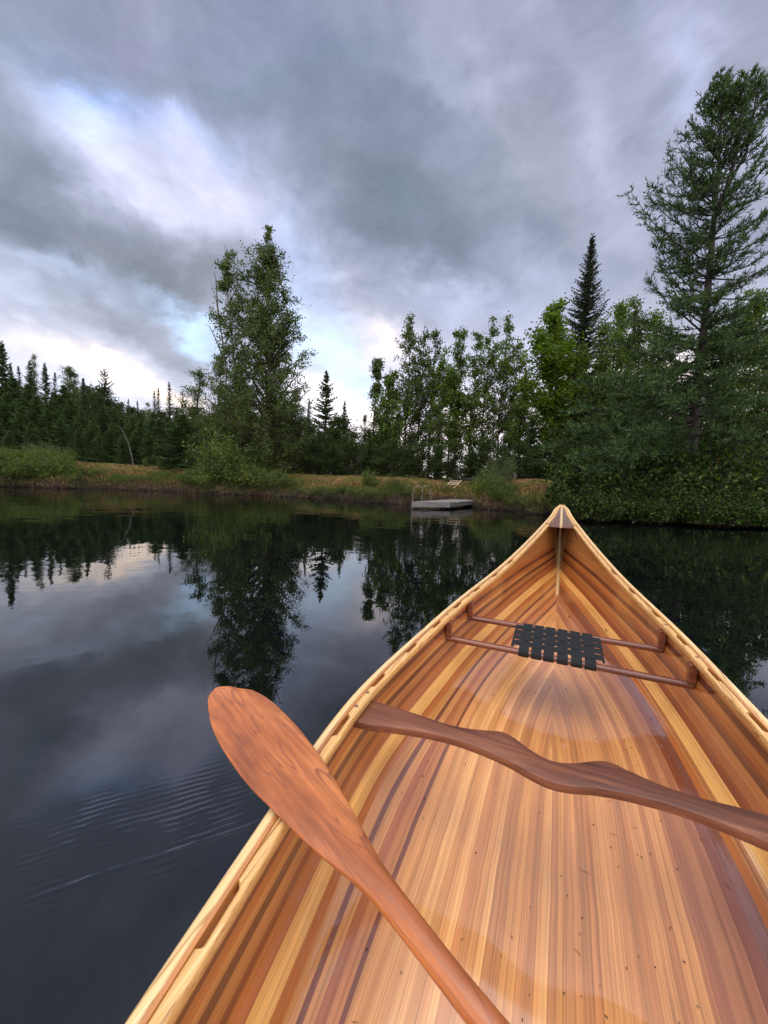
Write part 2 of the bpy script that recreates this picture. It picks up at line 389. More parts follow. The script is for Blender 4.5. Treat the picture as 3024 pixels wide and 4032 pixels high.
t.put(bp.inputs['Height'], hgt); t.l.new(bp.outputs[0], b.inputs['Normal'])
WATERM = m
# waterline of the hull
XS = np.linspace(.02, 2*MID-.02, 400); lf, rt = [], []
for x_ in XS:
    y_, z_, g_ = section(x_, .0028, 120)
    for sd_, lst in ((1, lf), (-1, rt)):
        Wp = canoe_w(np.stack([np.full_like(y_, -x_), sd_*y_, z_], 1)); zz = Wp[:, 2]
        if zz[-1] < -.002 and zz[0] > 0:
            k_ = int(np.argmax(zz < 0)); f_ = zz[k_-1]/(zz[k_-1]-zz[k_]); lst.append(Wp[k_-1]+(Wp[k_]-Wp[k_-1])*f_)
ring = np.array(lf + rt[::-1]); cen = ring.mean(0)
ang = np.arctan2(ring[:, 1]-cen[1], ring[:, 0]-cen[0])
d_ = ring-cen; rad = np.hypot(d_[:, 0], d_[:, 1]); un = d_/rad[:, None]
rings = [ring*[1, 1, 0]]
for k_ in (.02, .06, .15, .4, 1, 2, 4, 8, 16, 34, 60):
    rings.append((ring+un*k_)*[1, 1, 0] if k_ < 1 else (cen+un*np.maximum(rad, 1.)[:, None]*0+un*(2.2+k_))*[1, 1, 0])
rings = np.array(rings)
wmb = MB(); wmb.grid(rings, closed=True)
wo = wmb.build('water', WATERM, smooth=True); tag(wo, kind='structure')

# ------------------------------------------------------------------ canoe
canoe = empty('canoe', (0, 0, 0), 'open cedar strip wooden canoe with varnished striped hull and pale gunwales floating on the pond', 'canoe')
canoe.matrix_world = CMAT
def hullmat():
    m, t, b, out = newmat('varnished_cedar_strips')
    uv = t.node('ShaderNodeUVMap').outputs[0]; s = t.sep(uv)
    side = t.math('GREATER_THAN', s[0], 10.)
    u = t.math('SUBTRACT', s[0], t.math('MULTIPLY', side, 20.)); v = s[1]
    vw = t.math('ADD', v, t.math('MULTIPLY', t.math('SUBTRACT', t.noise(t.comb(u, t.math('MULTIPLY', side, 9.), 0.), 1.2, 2), .5), .006))
    f = t.math('DIVIDE', vw, .62)
    GOLD, TAN, OR, BR, DK, YE, PU, RD, PK, LT = (.50, .22, .058), (.45, .185, .050), (.40, .128, .026), (.23, .060, .013), (.12, .030, .008), (.78, .44, .13), (.19, .06, .028), (.37, .12, .038), (.50, .20, .066), (.60, .28, .092)
    def st(L): return [(a/.62, c) for a, c in L]
    LT2, LT3, LT4 = (.67, .345, .122), (.57, .262, .082), (.61, .285, .095)
    left = [(0, TAN), (.022, OR), (.045, DK), (.062, OR), (.078, GOLD), (.092, DK), (.106, TAN), (.124, BR), (.138, OR), (.152, RD), (.166, YE), (.200, OR), (.218, GOLD)]
    left += [(k*.0205, c_) for k, c_ in zip(range(12, 31), [PU, LT3, RD, PK, LT3, LT, LT4])]
    left = [p_ for p_ in left if p_[0] < .235]+[(.240, PU), (.252, LT3), (.272, RD), (.293, PK), (.314, PU), (.324, LT), (.345, LT3)]
    right = [(0, GOLD), (.048, DK), (.066, TAN), (.082, OR), (.096, BR), (.108, DK), (.120, TAN), (.140, OR), (.162, BR), (.180, YE), (.214, TAN), (.230, OR)]
    right += [(k*.0205, c_) for k, c_ in zip(range(12, 31), [PU, BR, (.34, .13, .052), (.42, .175, .07), (.32, .12, .052), (.42, .17, .065), PK, LT3])]
    cl = t.ramp(f, st(left), 'CONSTANT'); cr = t.ramp(f, st(right), 'CONSTANT')
    c = t.mix(side, cl, cr)
    sw = .0132; idx2 = t.math('FLOOR', t.math('DIVIDE', vw, sw)); sc2 = t.math('FLOOR', t.math('ADD', t.math('DIVIDE', u, 3.1), t.math('MULTIPLY', idx2, .37)))
    wn2 = t.node('ShaderNodeTexWhiteNoise', noise_dimensions='3D'); t.put(wn2.inputs['Vector'], t.comb(idx2, 0., t.math('ADD', 3., t.math('MULTIPLY', side, 5.))))
    pal = t.ramp(wn2.outputs['Value'], [(0, (.46, .20, .070)), (.10, (.54, .235, .08)), (.26, LT), (.46, LT2), (.62, LT3), (.78, LT4), (.90, (.54, .225, .075)), (.96, (.43, .175, .058))], 'CONSTANT')
    c = t.mix(t.math('GREATER_THAN', vw, .357), c, pal)
    fr2 = t.math('FRACT', t.math('DIVIDE', vw, sw)); edge2 = t.math('MINIMUM', fr2, t.math('SUBTRACT', 1., fr2))
    c = t.mix(t.math('MULTIPLY', t.map(edge2, .06, .0), t.map(vw, .355, .36, 0., .8)), c, t.mix(1., c, (.55, .46, .38, 1), blend='MULTIPLY'))
    # second, finer set of strips: every strip leans a little lighter or darker, and changes along the boat where lengths are joined
    idx = t.math('FLOOR', t.math('DIVIDE', vw, .0205)); sc = t.math('FLOOR', t.math('ADD', t.math('DIVIDE', u, 2.6), t.math('MULTIPLY', idx, .37)))
    wn = t.node('ShaderNodeTexWhiteNoise', noise_dimensions='3D'); t.put(wn.inputs['Vector'], t.comb(idx, sc, t.math('MULTIPLY', side, 5.)))
    c = t.mix(1., c, t.ramp(wn.outputs['Value'], [(0, (.88, .86, .84)), (.5, (1, 1, 1)), (1, (1.08, 1.09, 1.10))]), blend='MULTIPLY')
    gv = t.comb(t.math('MULTIPLY', u, 1.1), t.math('MULTIPLY', v, 110.), t.math('MULTIPLY', side, 4.))
    g1 = t.noise(gv, 1., 4, .62, .35); g2 = t.noise(t.comb(t.math('MULTIPLY', u, 3.), t.math('MULTIPLY', v, 420.), 0.), 1., 2, .6)
    g3 = t.noise(t.comb(t.math('MULTIPLY', u, 5.), t.math('MULTIPLY', v, 28.), 2.), 1., 3, .6)
    c = t.mix(1., c, t.ramp(g1, [(.28, (.62, .55, .48)), (.40, (.92, .90, .88)), (.55, (1.03, 1.03, 1.03)), (.75, (1.12, 1.14, 1.15))]), blend='MULTIPLY')
    c = t.mix(1., c, t.ramp(g2, [(.36, (.82, .80, .78)), (.64, (1.13, 1.13, 1.12))]), blend='MULTIPLY')
    c = t.mix(1., c, t.ramp(g3, [(.3, (.90, .89, .88)), (.7, (1.08, 1.08, 1.08))]), blend='MULTIPLY')
    fr = t.math('FRACT', t.math('DIVIDE', vw, .0205)); edge = t.math('MINIMUM', fr, t.math('SUBTRACT', 1., fr))
    c = t.mix(t.math('MULTIPLY', t.map(edge, .035, .0), t.math('MULTIPLY', t.map(vw, .22, .24), t.map(vw, .36, .355))), c, t.mix(1., c, (.5, .42, .36, 1), blend='MULTIPLY'))
    # knots
    vo = t.node('ShaderNodeTexVoronoi'); t.put(vo.inputs['Vector'], t.comb(t.math('MULTIPLY', u, 2.2), t.math('MULTIPLY', v, 9.), side)); vo.inputs['Scale'].default_value = 1.
    kn = t.map(vo.outputs['Distance'], .045, .02)
    c = t.mix(kn, c, (.10, .035, .012, 1))
    # grey silt and scuffs of use along the turn of the bilge and the floor
    co = t.node('ShaderNodeTexCoord').outputs['Object']
    sil = t.math('MULTIPLY', t.map(t.noise(co, 3.2, 4, .6), .52, .74), t.map(t.noise(t.vmath('MULTIPLY', co, (1., 2., 1.)), 42., 4, .7), .42, .66))
    c = t.mix(t.math('MULTIPLY', sil, .2), c, (.30, .25, .21, 1))
    t.put(b.inputs['Base Color'], c); b.inputs['Roughness'].default_value = .5
    b.inputs['Coat Weight'].default_value = 1.; b.inputs['Coat IOR'].default_value = 1.8
    t.put(b.inputs['Coat Roughness'], t.map(t.noise(co, 9., 4, .6), .3, .75, .03, .13))
    wv = t.noise(co, 7., 2, .5)
    bp = t.node('ShaderNodeBump'); bp.inputs['Strength'].default_value = 1.; bp.inputs['Distance'].default_value = 1.
    t.put(bp.inputs['Height'], t.math('ADD', t.math('MULTIPLY', wv, .0010), t.math('MULTIPLY', t.map(edge, .05, 0.), -.00004)))
    t.l.new(bp.outputs[0], b.inputs['Coat Normal']); 
    return m
HULLM = hullmat()
xs = np.concatenate([np.linspace(.004, .2, 26, endpoint=False), np.linspace(.2, 1.0, 44, endpoint=False), np.linspace(1.0, 2*MID-1.0, 120, endpoint=False), np.linspace(2*MID-1.0, 2*MID-.2, 44, endpoint=False), np.linspace(2*MID-.2, 2*MID-.004, 26)])
hm = MB(); NS = 56
for sgn, uo in ((1, 0), (-1, 20)):
    shells = []
    for off in (0., HT-.0005):
        V, UV = [], []
        for x_ in xs:
            y_, z_, g_ = section(x_, off, NS)
            e_ = 1.5*float(sheer(x_))
            xm = x_ if x_ < MID else 2*MID-x_
            fa, fb_ = max(0., .585-g_[-1]), .042*float(np.clip((xm-.7)/1.35, 0, 1))**1.6; fo = (fa**-3+fb_**-3)**(-1/3) if fa > 1e-4 and fb_ > 1e-4 else 0.
            wt = np.clip((g_-.20)/.14, 0, 1); wt = wt*wt*(3-2*wt); e_ = e_-fo*wt
            V.append(np.stack([np.full(NS, -x_), sgn*y_, z_], 1)); UV.append(np.stack([np.full(NS, x_+uo), g_-e_+.006], 1))
        V = np.array(V); UV = np.array(UV); shells.append((V, UV))
    (Vo, Uo), (Vi, Ui) = shells
    if sgn < 0: hm.grid(Vo, uv=Uo); hm.grid(Vi[::-1], uv=Ui[::-1])
    else: hm.grid(Vo[::-1], uv=Uo[::-1]); hm.grid(Vi, uv=Ui)
    hm.grid(np.stack([Vo[:, 0], Vi[:, 0]], 1), uv=np.stack([Uo[:, 0], Ui[:, 0]], 1))
hull = hm.build('hull', HULLM, canoe, uv=True)
# weld the seam along the keel so the inner surface shades smoothly
import bmesh
bm = bmesh.new(); bm.from_mesh(hull.data); bmesh.ops.remove_doubles(bm, verts=bm.verts, dist=.0004); bmesh.ops.recalc_face_normals(bm, faces=bm.faces); bm.to_mesh(hull.data); bm.free()
smooth_angle(hull, 45)

ASH = lambda nm, a, bb, c_: wood(nm, [(.38, a), (.46, bb), (.54, bb), (.64, c_)], scale=(1.0, 260., 260.), rough=.4, coat=.4, coatr=.2)
OUTM = ASH('ash_outwale', (.44, .24, .08), (.72, .50, .23), (.82, .66, .38))
INM = ASH('ash_inwale', (.30, .13, .04), (.62, .37, .13), (.78, .56, .27))
WALN = wood('walnut', [(.36, (.045, .012, .005)), (.46, (.105, .031, .013)), (.54, (.15, .048, .021)), (.66, (.22, .082, .038))], scale=(40., 3., 50.), rough=.5, coat=.1, coatr=.25)
MAPL = wood('maple_strip', [(.25, (.50, .30, .12)), (.8, (.80, .60, .34))], scale=(2., 90., 60.), rough=.4, coat=.8, coatr=.12)
RAILM = wood('seat_rail_walnut', [(.3, (.05, .011, .005)), (.5, (.14, .036, .016)), (.7, (.23, .075, .038))], scale=(90., 3., 90.), rough=.42, coat=.4, coatr=.2)
SLOTS = [(1.165, 1.245), (1.385, 1.455), (1.588, 1.655), (1.77, 1.84), (1.952, 2.02), (2.128, 2.198), (2.312, 2.38), (2.486, 2.556), (2.66, 2.73), (2.832, 2.905), (3.01, 3.08), (3.19, 3.26), (3.37, 3.44), (3.55, 3.62)]
def scup(x):
    o = np.zeros_like(x)
    for a_, b_ in SLOTS:
        tq = np.clip(np.minimum(x-a_, b_-x)/.009, 0, 1); o = np.maximum(o, np.where(tq > 0, np.sqrt(np.clip(1-(1-tq)**2, 0, 1)), 0))
    return o
def rail(name, sgn, inner, outer, zt, zb, mat, slots=False, x0=.012, x1=2*MID-.012, rnd=.004):
    """bar following the sheer; inner/outer insets from the outermost beam"""
    x = np.arange(x0, x1, .0025 if slots else .012)
    bo = beam(x); zs = sheer(x); o1 = np.full_like(x, outer)
    # thickness narrows toward the stems, where the rails meet on the centreline
    if slots: o1 = o1 + 0.0088*scup(x)
    yo = bo-o1; yi = bo-inner
    yo = np.maximum(yo, .0012); yi = np.maximum(yi, .0004)
    r = np.minimum(rnd, (yo-yi)*.35+1e-5)
    prof = [(yo-r, zt+zs), (yo, zt+zs-r), (yo, zb+zs+r), (yo-r, zb+zs), (yi+r, zb+zs), (yi, zb+zs+r), (yi, zt+zs-r), (yi+r*.3, zt+zs-r*.3), (yi+r, zt+zs)]
    V = np.stack([np.stack([-x, sgn*p[0], p[1]], 1) for p in prof], 1)
    if sgn < 0: V = V[:, ::-1]
    q_ = MB(); q_.grid(V, closed=True)
    for e in (0, -1):
        VV = np.concatenate([V[e], [V[e].mean(0)]]); i = np.arange(9); q_.add(VV, np.stack([i, (i+1) % 9, np.full(9, 9), np.full(9, 9)], 1))
    ob = q_.build(name, mat, canoe); smooth_angle(ob, 50)
    return ob
for sgn in (1, -1):
    rail('outwale', sgn, OUTW, 0., -.001, -.023, OUTM, rnd=.005)
    rail('inwale', sgn, OUTW+HT+.0175, OUTW+HT-.002, -.001, -.022, INM, slots=True, x0=.4555, rnd=.004)
# rims of the hull between the wales stand level with them
# deck: walnut with a pale centre strip
def deckpiece(name, mat, yfun, x0, x1, zt, zb, n=30):
    x = np.linspace(x0, x1, n); q_ = MB()
    ya, yb = yfun(x)
    zz = sheer(x)
    prof = np.stack([np.stack([-x, ya, zt+zz], 1), np.stack([-x, yb, zt+zz], 1), np.stack([-x, yb, zb+zz], 1), np.stack([-x, ya, zb+zz], 1)], 1)
    q_.grid(prof, closed=True)
    for e in (0, -1):
        q_.add(prof[e], [[0, 1, 2, 3]])
    ob = q_.build(name, mat, canoe); return ob
DX = .455
inb = lambda x: np.maximum(beam(x)-OUTW-HT-.002, .004)
deckM = wood('walnut_deck', [(.25, (.10, .045, .045)), (.5, (.17, .09, .085)), (.8, (.26, .15, .14))], scale=(5., 70., 40.), rough=.35, coat=.8, coatr=.18)
deckpiece('deck', deckM, lambda x: (np.full_like(x, .0075), np.maximum(inb(x), .0078)), .05, DX, -.001, -.020)
deckpiece('deck', deckM, lambda x: (-np.full_like(x, .0075), -np.maximum(inb(x), .0078)), .05, DX, -.001, -.020)
deckpiece('deck_strip', MAPL, lambda x: (-np.full_like(x, .0073), np.full_like(x, .0073)), .03, DX+.002, .0005, -.021)
# pale wales running up either side of the deck to the stem, with a cap where they meet
q_ = MB(); q_.box((-.010, 0, float(sheer(.01))-.010), (.012, .0125, .009), bev=.002); cap = q_.build('stem_cap', OUTM, canoe); smooth_angle(cap, 40)
for sgn in (1, -1):
    x = np.linspace(.02, .455, 50); wd = np.interp(x, [.02, .12, .455], [.006, .0115, .0165])
    yo = np.maximum(beam(x)-OUTW-HT+.002, .004); yi = np.maximum(yo-wd, .0076)
    prof = [(yo, .0035), (yo, -.006), (yi, -.006), (yi, .0015), (yi+.002, .0035)]
    V = np.stack([np.stack([-x, sgn*a, sheer(x)+c_], 1) for a, c_ in prof], 1); q_ = MB(); q_.grid(V, closed=True)
    q_.build('inwale_tip', INM, canoe)
# inner stem
sx = np.array([.10, .125, .16, .20, .26, .34, .44, .56, .68, .757]); kz = keel(sx)
sz = np.interp(sx, [.10, .125, .16, .20, .26, .34, .44, .56, .68, .757], [.10, .0, -.09, -.15, -.195, -.222, -.240, -.252, -.262, -.268])
q_ = MB(); prof = np.stack([np.stack([-sx, np.full_like(sx, .0095)*a, sz+c_], 1) for a, c_ in ((1, 0), (-1, 0), (-1, -.02), (1, -.02))], 1)
q_.grid(prof, closed=True); q_.add(prof[-1], [[0, 1, 2, 3]]); q_.build('inner_stem', MAPL, canoe)
# yoke
YC = 2.437
yf = np.array([(.402, .041), (.36, .0405), (.326, .039), (.279, .0375), (.226, .0325), (.178, .035), (.144, .043), (.118, .053), (.100, .0585), (.085, .057), (.067, .048), (.044, .034), (.02, .0245), (0, .0215)])
yb = np.array([(.402, -.041), (.364, -.0395), (.32, -.026), (.25, -.010), (.19, -.0035), (.146, -.006), (.102, -.011), (.07, -.017), (.04, -.026), (.015, -.031), (0, -.032)])
ys = np.concatenate([np.linspace(.402, .12, 30), np.linspace(.115, 0, 30)]); ys = np.concatenate([ys, -ys[:-1][::-1]])
def smooth_interp(a, tab):
    y = np.interp(a, tab[::-1, 0], tab[::-1, 1]); return y
yA = np.abs(ys); fF = smooth_interp(yA, yf); fB = smooth_interp(yA, yb)
def sm(a, k=5):
    p_ = np.pad(a, k, mode='edge'); return np.convolve(p_, np.ones(2*k+1)/(2*k+1), 'valid')
fF = sm(fF, 2); fB = sm(fB, 2)
TH = .019; zt = -.0215
V = []
for y_, a_, b_ in zip(ys, fF, fB):
    dip = -.004*math.exp(-(y_/.06)**2)
    r_ = .0035; hgt = [( a_-r_, 0), (a_-r_*.3, -r_*.3), (a_, -r_), (a_, -TH+r_), (a_-r_, -TH), (b_+r_, -TH), (b_, -TH+r_), (b_, -r_), (b_+r_*.3, -r_*.3), (b_+r_, 0)]
    V.append([(-YC+c_, y_, zt+TH*0+.0+d2+dip+.0) for c_, d2 in hgt])
V = np.array(V); V[..., 2] += .0
q_ = MB(); q_.grid(V, closed=True); yoke = q_.build('yoke', WALN, canoe)
bm = bmesh.new(); bm.from_mesh(yoke.data); bmesh.ops.recalc_face_normals(bm, faces=bm.faces); bm.to_mesh(yoke.data); bm.free(); smooth_angle(yoke, 30)
# bow seat: two walnut rails on four hangers, woven black webbing
XF, XR, ZS, WS = 1.7067, 1.9048, -.0736, .1145
for x_ in (XF, XR):
    hb = float(beam(x_))-OUTW-HT-.001-.008
    q_ = MB(); n_ = 26; yy = np.linspace(hb, -hb, n_); hw, hh, r_ = .0095, .0085, .004
    pr = [(hw-r_, hh), (hw, hh-r_), (hw, -hh+r_), (hw-r_, -hh), (-hw+r_, -hh), (-hw, -hh+r_), (-hw, hh-r_), (-hw+r_, hh)]
    V = np.array([[(-x_+a, y, ZS-.0095+c_) for a, c_ in pr] for y in yy]); q_.grid(V, closed=True)
    for e in (0, -1): VV = np.concatenate([V[e], [V[e].mean(0)]]); i = np.arange(8); q_.add(VV, np.stack([i, (i+1) % 8, np.full(8, 8), np.full(8, 8)], 1))
    ob = q_.build('seat_rail', RAILM, canoe); bm = bmesh.new(); bm.from_mesh(ob.data); bmesh.ops.recalc_face_normals(bm, faces=bm.faces); bm.to_mesh(ob.data); bm.free(); smooth_angle(ob, 50)
    for sgn in (1, -1):
        zs_ = float(sheer(x_)); top = zs_-.0205; bot = ZS-.0012
        q_ = MB(); q_.box((-x_, sgn*(float(beam(x_))-OUTW-HT-.0115-.002), (top+bot)/2), (.0105, .0095, (top-bot)/2), bev=.0018)
        ob = q_.build('seat_hanger', RAILM, canoe)
# webbing
m, t, b, out = newmat('black_webbing')
co = t.node('ShaderNodeTexCoord').outputs['Object']
wv = t.node('ShaderNodeTexWave', wave_type='BANDS', bands_direction='Y'); t.put(wv.inputs['Vector'], co); wv.inputs['Scale'].default_value = 180.; wv.inputs['Distortion'].default_value = .6
c = t.ramp(t.math('ADD', t.math('MULTIPLY', wv.outputs['Fac'], .4), t.math('MULTIPLY', t.noise(co, 260., 2), .6)), [(.2, (.004, .005, .006)), (.8, (.016, .019, .023))])
t.put(b.inputs['Base Color'], c); b.inputs['Roughness'].default_value = .75; b.inputs['Specular IOR Level'].default_value = .3
bp = t.node('ShaderNodeBump'); bp.inputs['Strength'].default_value = .4; bp.inputs['Distance'].default_value = .0006; t.put(bp.inputs['Height'], wv.outputs['Fac']); t.l.new(bp.outputs[0], b.inputs['Normal'])
WEBM = m
q_ = MB(); bw = .0152; th = .0011
nL = 6; cols = np.linspace(WS-bw-.004, -WS+bw+.004, nL+0)   # straps running fore and aft
rows = np.linspace(-XR+.041, -XF-.034, 4)                    # straps running athwart
rngw = np.random.default_rng(8)
# fore-and-aft straps, wrapped round the rails
for i, yc in enumerate(cols):
    pts = []
    yc = yc+rngw.uniform(-.0015, .0015); skew = rngw.uniform(-.002, .002)
    top = ZS+.0012
    P = [(-XR+.002, ZS-.0195), (-XR-.0085, ZS-.0195), (-XR-.0110, ZS-.016), (-XR-.0112, ZS-.004), (-XR-.0085, top-.0005), (-XR-.003, top)]
    for x_ in np.linspace(-XR+.006, -XF-.006, 40):
        k_ = (x_-rows[0])/(rows[1]-rows[0]); ph = math.cos(math.pi*(k_+i)); P.append((x_, top+.0009*ph+.0004))
    P += [(-XF+.003, top), (-XF+.0085, top-.0005), (-XF+.0112, ZS-.004), (-XF+.0110, ZS-.016), (-XF+.0085, ZS-.0195), (-XF-.002, ZS-.0195)]
    P = np.array(P); T = np.gradient(P, axis=0); T /= np.linalg.norm(T, axis=1)[:, None]; Nn = np.stack([-T[:, 1], T[:, 0]], 1)
    a = P+Nn*th/2; c_ = P-Nn*th/2; tq = np.linspace(0, 1, len(P)); yy = yc+skew*(tq-.5)
    V = np.stack([np.stack([a[:, 0], yy+bw, a[:, 1]], 1), np.stack([a[:, 0], yy-bw, a[:, 1]], 1), np.stack([c_[:, 0], yy-bw, c_[:, 1]], 1), np.stack([c_[:, 0], yy+bw, c_[:, 1]], 1)], 1)
    q_.grid(V, closed=True)
yw = WS+.020
for j, xc in enumerate(rows):
    xc = xc+rngw.uniform(-.001, .001); skew = rngw.uniform(-.002, .002); top = ZS+.0012
    P = []
    for y_ in np.linspace(yw, -yw, 90):
        k_ = (cols[0]-y_)/(cols[0]-cols[1]); ph = -math.cos(math.pi*(k_+j)) if abs(y_) < WS else -math.cos(math.pi*(np.clip(k_, 0, nL-1)+j))*.2
        P.append((y_, top+.0016*ph+.0004))
    P = np.array([(yw-.004, ZS-.006), (yw+.0008, ZS-.0045)]+P+[(-yw-.0008, ZS-.0045), (-yw+.004, ZS-.006)])
    T = np.gradient(P, axis=0); T /= np.linalg.norm(T, axis=1)[:, None]; Nn = np.stack([T[:, 1], -T[:, 0]], 1)
    a = P+Nn*th/2; c_ = P-Nn*th/2; bw2 = .0172; tq = np.linspace(-.5, .5, len(P)); xx = xc+skew*tq
    V = np.stack([np.stack([xx+bw2, a[:, 0], a[:, 1]], 1), np.stack([xx-bw2, a[:, 0], a[:, 1]], 1), np.stack([xx-bw2, c_[:, 0], c_[:, 1]], 1), np.stack([xx+bw2, c_[:, 0], c_[:, 1]], 1)], 1)
    q_.grid(V, closed=True)
ob = q_.build('seat_webbing', WEBM, canoe); bm = bmesh.new(); bm.from_mesh(ob.data); bmesh.ops.recalc_face_normals(bm, faces=bm.faces); bm.to_mesh(ob.data); bm.free(); smooth_angle(ob, 50)
# bolt plugs
PLG = wood('plug_end_grain', [(.3, (.10, .05, .03)), (.7, (.24, .14, .09))], scale=(300., 300., 300.), rough=.5)
for x_ in (2.404, 2.458, XF, XR):
    for sgn in (1, -1):
        q_ = MB(); yb_ = float(beam(x_))-OUTW-HT-.0065; z_ = float(sheer(x_))-.001; th_ = np.arange(14)*2*np.pi/14
        top = np.stack([-x_+.0046*np.cos(th_), sgn*yb_+.0046*np.sin(th_), np.full(14, z_+.0005)], 1); low = top-[0, 0, .004]
        q_.grid(np.stack([low, top]), closed=True); VV = np.concatenate([top, [top.mean(0)]]); i = np.arange(14); q_.add(VV, np.stack([i, (i+1) % 14, np.full(14, 14), np.full(14, 14)], 1))
        q_.build('bolt_plug', PLG, canoe)

# ------------------------------------------------------------------ paddle
PO = np.array([-2.784665, .157793, -.004424]); PAX = np.array([-.367538, -.929474, -.031532]); PN = np.array([.00301, -.035094, .999379])
PAX /= np.linalg.norm(PAX); PN -= PN@PAX*PAX; PN /= np.linalg.norm(PN); PS = np.cross(PN, PAX)
pdo = empty('paddle', (0, 0, 0), 'cherry wood canoe paddle with rounded blade resting across the left gunwale', 'paddle')
PM = np.stack([PAX, PS, PN], 1)
Wm = CM@PM; Wt = CM@PO+CT
pdo.matrix_world = Matrix([[*Wm[i], Wt[i]] for i in range(3)]+[[0, 0, 0, 1]])
TAB = np.array([[-0.5647, -0.0258, 0.0403], [-0.5372, -0.0348, 0.0624], [-0.5096, -0.0424, 0.0717], [-0.482, -0.0485, 0.0756], [-0.4544, -0.0529, 0.0779], [-0.4268, -0.0551, 0.0788], [-0.3993, -0.0562, 0.0789], [-0.3717, -0.0568, 0.078], [-0.3441, -0.0568, 0.0763], [-0.3165, -0.0558, 0.0739], [-0.2889, -0.0542, 0.0707], [-0.2614, -0.0504, 0.0675], [-0.2338, -0.0463, 0.0626], [-0.2062, -0.0433, 0.0571], [-0.1786, -0.0391, 0.0515], [-0.1511, -0.0352, 0.0454], [-0.1235, -0.0303, 0.0389], [-0.0959, -0.0238, 0.0322], [-0.0683, -0.0175, 0.0259], [-0.0407, -0.0137, 0.0223], [-0.0132, -0.0130, 0.0201], [0.0144, -0.0130, 0.0186], [0.042, -0.0133, 0.0169], [0.0696, -0.0138, 0.0150], [0.0972, -0.0143, 0.0145], [.3, -.0142, .0142], [.55, -.0142, .0142]])
tipx = np.array([(-.594, .000, .012), (-.591, -.006, .020), (-.585, -.014, .028), (-.576, -.020, .0345)])
TAB2 = np.concatenate([tipx, TAB])
xx = np.concatenate([np.linspace(-.594, -.55, 16, endpoint=False), np.linspace(-.55, .1, 90, endpoint=False), np.linspace(.1, .5, 20)])
le = np.interp(xx, TAB2[:, 0], TAB2[:, 1]); re_ = np.interp(xx, TAB2[:, 0], TAB2[:, 2])
le[20:] = sm(le, 3)[20:]; re_[20:] = sm(re_, 3)[20:]
def smblade():
    q_ = MB(); V = []; K = 28; ph = np.arange(K)*2*np.pi/K
    for x_, a_, b_ in zip(xx, le, re_):
        hw = (b_-a_)/2; cy_ = (a_+b_)/2
        tk = np.interp(x_, [-.594, -.57, -.3, -.12, -.03, .1], [.0028, .0038, .005, .008, .0125, .0142])
        e = np.interp(x_, [-.12, 0], [.75, 1.])
        V.append(np.stack([np.full(K, x_), cy_+hw*np.cos(ph), tk*np.sign(np.sin(ph))*np.abs(np.sin(ph))**e], 1))
    V = np.array(V)
    cut = int(np.searchsorted(xx, -.02))
    return V, cut
V, cut = smblade()
def cherry():
    m, t, b, out = newmat('cherry'); co = t.node('ShaderNodeTexCoord').outputs['Object']
    v = t.vmath('MULTIPLY', co, (2.2, 17., 8.)); d = t.noise(v, 1., 2.5, .5, .35)
    v2 = t.vmath('MULTIPLY', co, (5., 150., 60.)); fine = t.noise(v2, 1., 3, .6)
    # growth lines: thin dark contours of the slow noise
    k = t.math('FRACT', t.math('MULTIPLY', d, 11.)); line = t.math('MULTIPLY', t.map(k, .72, .96), t.map(k, 1.0, .965))
    line = t.math('MULTIPLY', line, t.map(t.noise(co, 9., 2), .34, .62))
    c = t.ramp(t.noise(t.vmath('MULTIPLY', co, (4., 11., 11.)), 1., 4, .6), [(.32, (.24, .065, .018)), (.5, (.38, .115, .030)), (.66, (.50, .175, .052))])
    c = t.mix(1., c, t.ramp(fine, [(.34, (.72, .68, .64)), (.66, (1.15, 1.15, 1.15))]), blend='MULTIPLY')
    c = t.mix(t.math('MULTIPLY', line, .85), c, (.20, .055, .025, 1))
    fl = t.map(t.noise(t.vmath('MULTIPLY', co, (9., 26., 26.)), 1., 5, .75), .60, .74); c = t.mix(t.math('MULTIPLY', fl, .22), c, (.22, .07, .035, 1))
    wet = t.math('MULTIPLY', t.map(t.noise(t.vmath('MULTIPLY', co, (30., 45., 45.)), 1., 3, .6, 1.), .60, .64), t.map(t.sep(co)[0], -.50, -.56))
    c = t.mix(wet, c, (.42, .10, .015, 1))
    t.put(b.inputs['Base Color'], c); t.put(b.inputs['Roughness'], t.mix(wet, .5, .15, 'FLOAT')); b.inputs['Coat Weight'].default_value = .4; b.inputs['Coat Roughness'].default_value = .2
    return m
CHER = cherry()
q_ = MB(); q_.grid(V[:cut+1], closed=True); e = V[0]; VV = np.concatenate([e, [e.mean(0)]]); i = np.arange(28); q_.add(VV, np.stack([i, (i+1) % 28, np.full(28, 28), np.full(28, 28)], 1))
bl = q_.build('blade', CHER, pdo, smooth=True)
q_ = MB(); q_.grid(V[cut:], closed=True); q_.build('shaft', CHER, pdo, smooth=True)
q_ = MB(); q_.tube([(.49, -.0, 0), (.52, 0, 0), (.545, 0, 0), (.56, 0, 0)], [.014, .017, .016, .006], 14); g_ = q_.build('grip', CHER, pdo, smooth=True)
for ob in (bl,):
    bm = bmesh.new(); bm.from_mesh(ob.data); bmesh.ops.recalc_face_normals(bm, faces=bm.faces); bm.to_mesh(ob.data); bm.free()
PO_LIFT = .007
pdo.location = Vector(pdo.location)+Vector(CM@PN*PO_LIFT)

